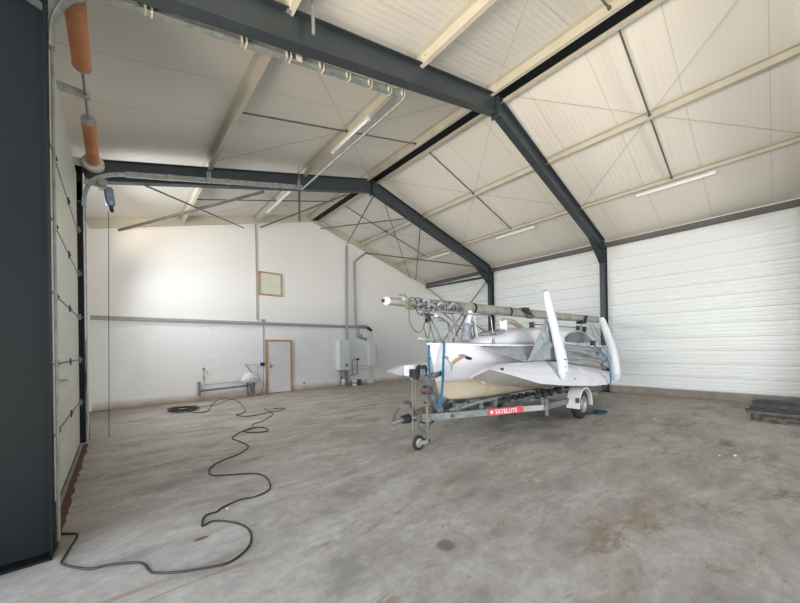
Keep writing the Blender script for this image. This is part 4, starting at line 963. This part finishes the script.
# ------------------------------------------------------------------ cables on the floor
def cable(pts, r, label, name='power_cable', n=5):
    return tag(MB().tube(spline([(x, y, (r if len(p_) < 3 else p_[2])) for p_ in pts for x, y in [p_[:2]]], n), r, 8).build(name, CABLE), label, 'cable', 'black cables on the floor')
main = [(-0.46,4.44,.10),(-0.45,4.38,.03),(-0.403,4.313),(-0.299,4.217),(-0.281,4.135),(-0.315,3.928),(-0.34,3.739),(-0.335,3.686),(-0.273,3.58),(-0.166,3.452),(-0.052,3.41),(0.125,3.28),(0.176,3.108),(0.208,3.049),(0.344,2.939),(0.493,2.863),(0.639,2.808),(0.763,2.863),(0.844,2.955),(0.893,3.093),(0.901,3.241),(0.843,3.414),(0.708,3.589),(0.62,3.572),(0.596,3.571),(0.629,3.714),(0.675,3.777),(0.764,3.776),(0.824,3.836),(1.018,3.904),(1.165,3.866),(1.347,3.945),(1.431,4.186),(1.442,4.442),(1.338,4.637),(0.973,4.889),(0.945,5.11),(1.038,5.338),(1.233,5.505),(1.485,5.656),(1.679,5.91),(1.708,6.125),(1.664,6.519),(1.633,6.737),(1.875,7.118),(2.16,7.3),(2.295,7.682),(2.547,7.855),(2.97,8.396),(3.097,8.825),(3.17,9.589)]
cable(main, .009, 'long black cable snaking from the sectional door foot across the floor')
cable([(1.95,7.14),(2.0,7.0),(2.141,6.853),(2.317,6.83),(2.376,7.083),(2.282,7.301),(2.101,7.30),(1.99,7.2)], .010, 'small closed loop of black cable beside the long cable')
cable([(1.45,10.9),(1.6,10.3),(1.765,10.204),(1.917,10.35),(2.15,11.2),(2.55,12.3),(2.80,12.55),(2.95,12.35),(3.0,11.8),(2.90,10.8),(2.80,10.2),(2.637,9.502),(2.416,9.148),(2.303,9.082),(2.433,8.773),(2.657,8.718),(3.077,8.845),(3.419,8.895),(3.579,9.16),(3.337,9.3)], .010, 'black cable arching from the coil towards the water tank')
cable([(1.55,10.7),(1.9,11.2),(2.3,11.35),(2.7,11.9),(3.1,12.35),(3.5,12.4),(4.0,12.45,.04),(4.2,12.7,.5),(4.2,12.745,1.08)], .008, 'thin black cable running from the coil up to the wall switch')
m = MB(); rnd = random.Random(9); pts = []
for i in range(150):
    a = i*.42; r = .18+.26*(i/150)*(0.7+.3*math.sin(i*.11)); rr_ = r*(1+.10*math.sin(i*.37)); pts.append((1.42+rr_*math.cos(a)*.95+.03*math.sin(i), 10.95+rr_*math.sin(a)*1.1, .013+.05*abs(math.sin(i*.23))+.03*rnd.random()))
m.tube(pts, .012, 6)
tag(m.build('cable_coil', CABLE), 'tangled coil of black cable on the floor near the end wall', 'cable')

# ------------------------------------------------------------------ stacked timber rack at the right
PT = thing('timber_rack', (11.2, -.3, 0), 'dark slatted timber rack lying on blocks at the right wall', 'rack')
for i in range(7):
    x = 10.20 + i*.37; y1 = .42 - .012*i + (.04 if i % 2 else 0)
    part('slat', MB().box(x, -1.6, .135, x+.10, y1, .185), DARKWOOD if i % 3 else BROWNS, PT, .004)
for y in (.22, -.55, -1.3): part('bearer', MB().box(10.24, y-.03, .075, 12.5, y+.03, .135), DARKWOOD, PT, .004)
part('front_rail', MB().box(10.24, -1.6, .085, 10.28, .18, .12), DARKWOOD, PT)
for x, y in ((10.26,.335),(10.26,.215),(11.8,.2)): part('foot', MB().box(x, y-.025, .002, x+.06, y+.025, .135), BLACK, PT, .004)
part('block', MB().box(10.02, -.12, .002, 10.24, .0, .10), BROWN, PT, .01, 'brown block')
part('block', MB().box(10.2, -1.35, .002, 10.34, -1.2, .14), BROWN, PT, .01, 'brown block')
part('long_bar', MB().box(10.05, -1.6, .03, 10.09, .1, .06), DARKWOOD, PT)

# small scraps
for i, (x, y, r, lb) in enumerate(((6.62,.55,.018,'small white scrap on the floor by the right, smaller one'),(6.75,.40,.026,'small white scrap on the floor by the right, larger one'),(.86,3.78,.014,'tiny white scrap beside the cable in the foreground'),(8.9,1.75,.02,'white scrap on the floor in front of the ribbed wall'))):
    tag(MB().ball((x, y, r*.55), r, 1, .8, .5, 8).build('paper_scrap', SAIL), lb, 'scrap', 'white scraps on the floor')
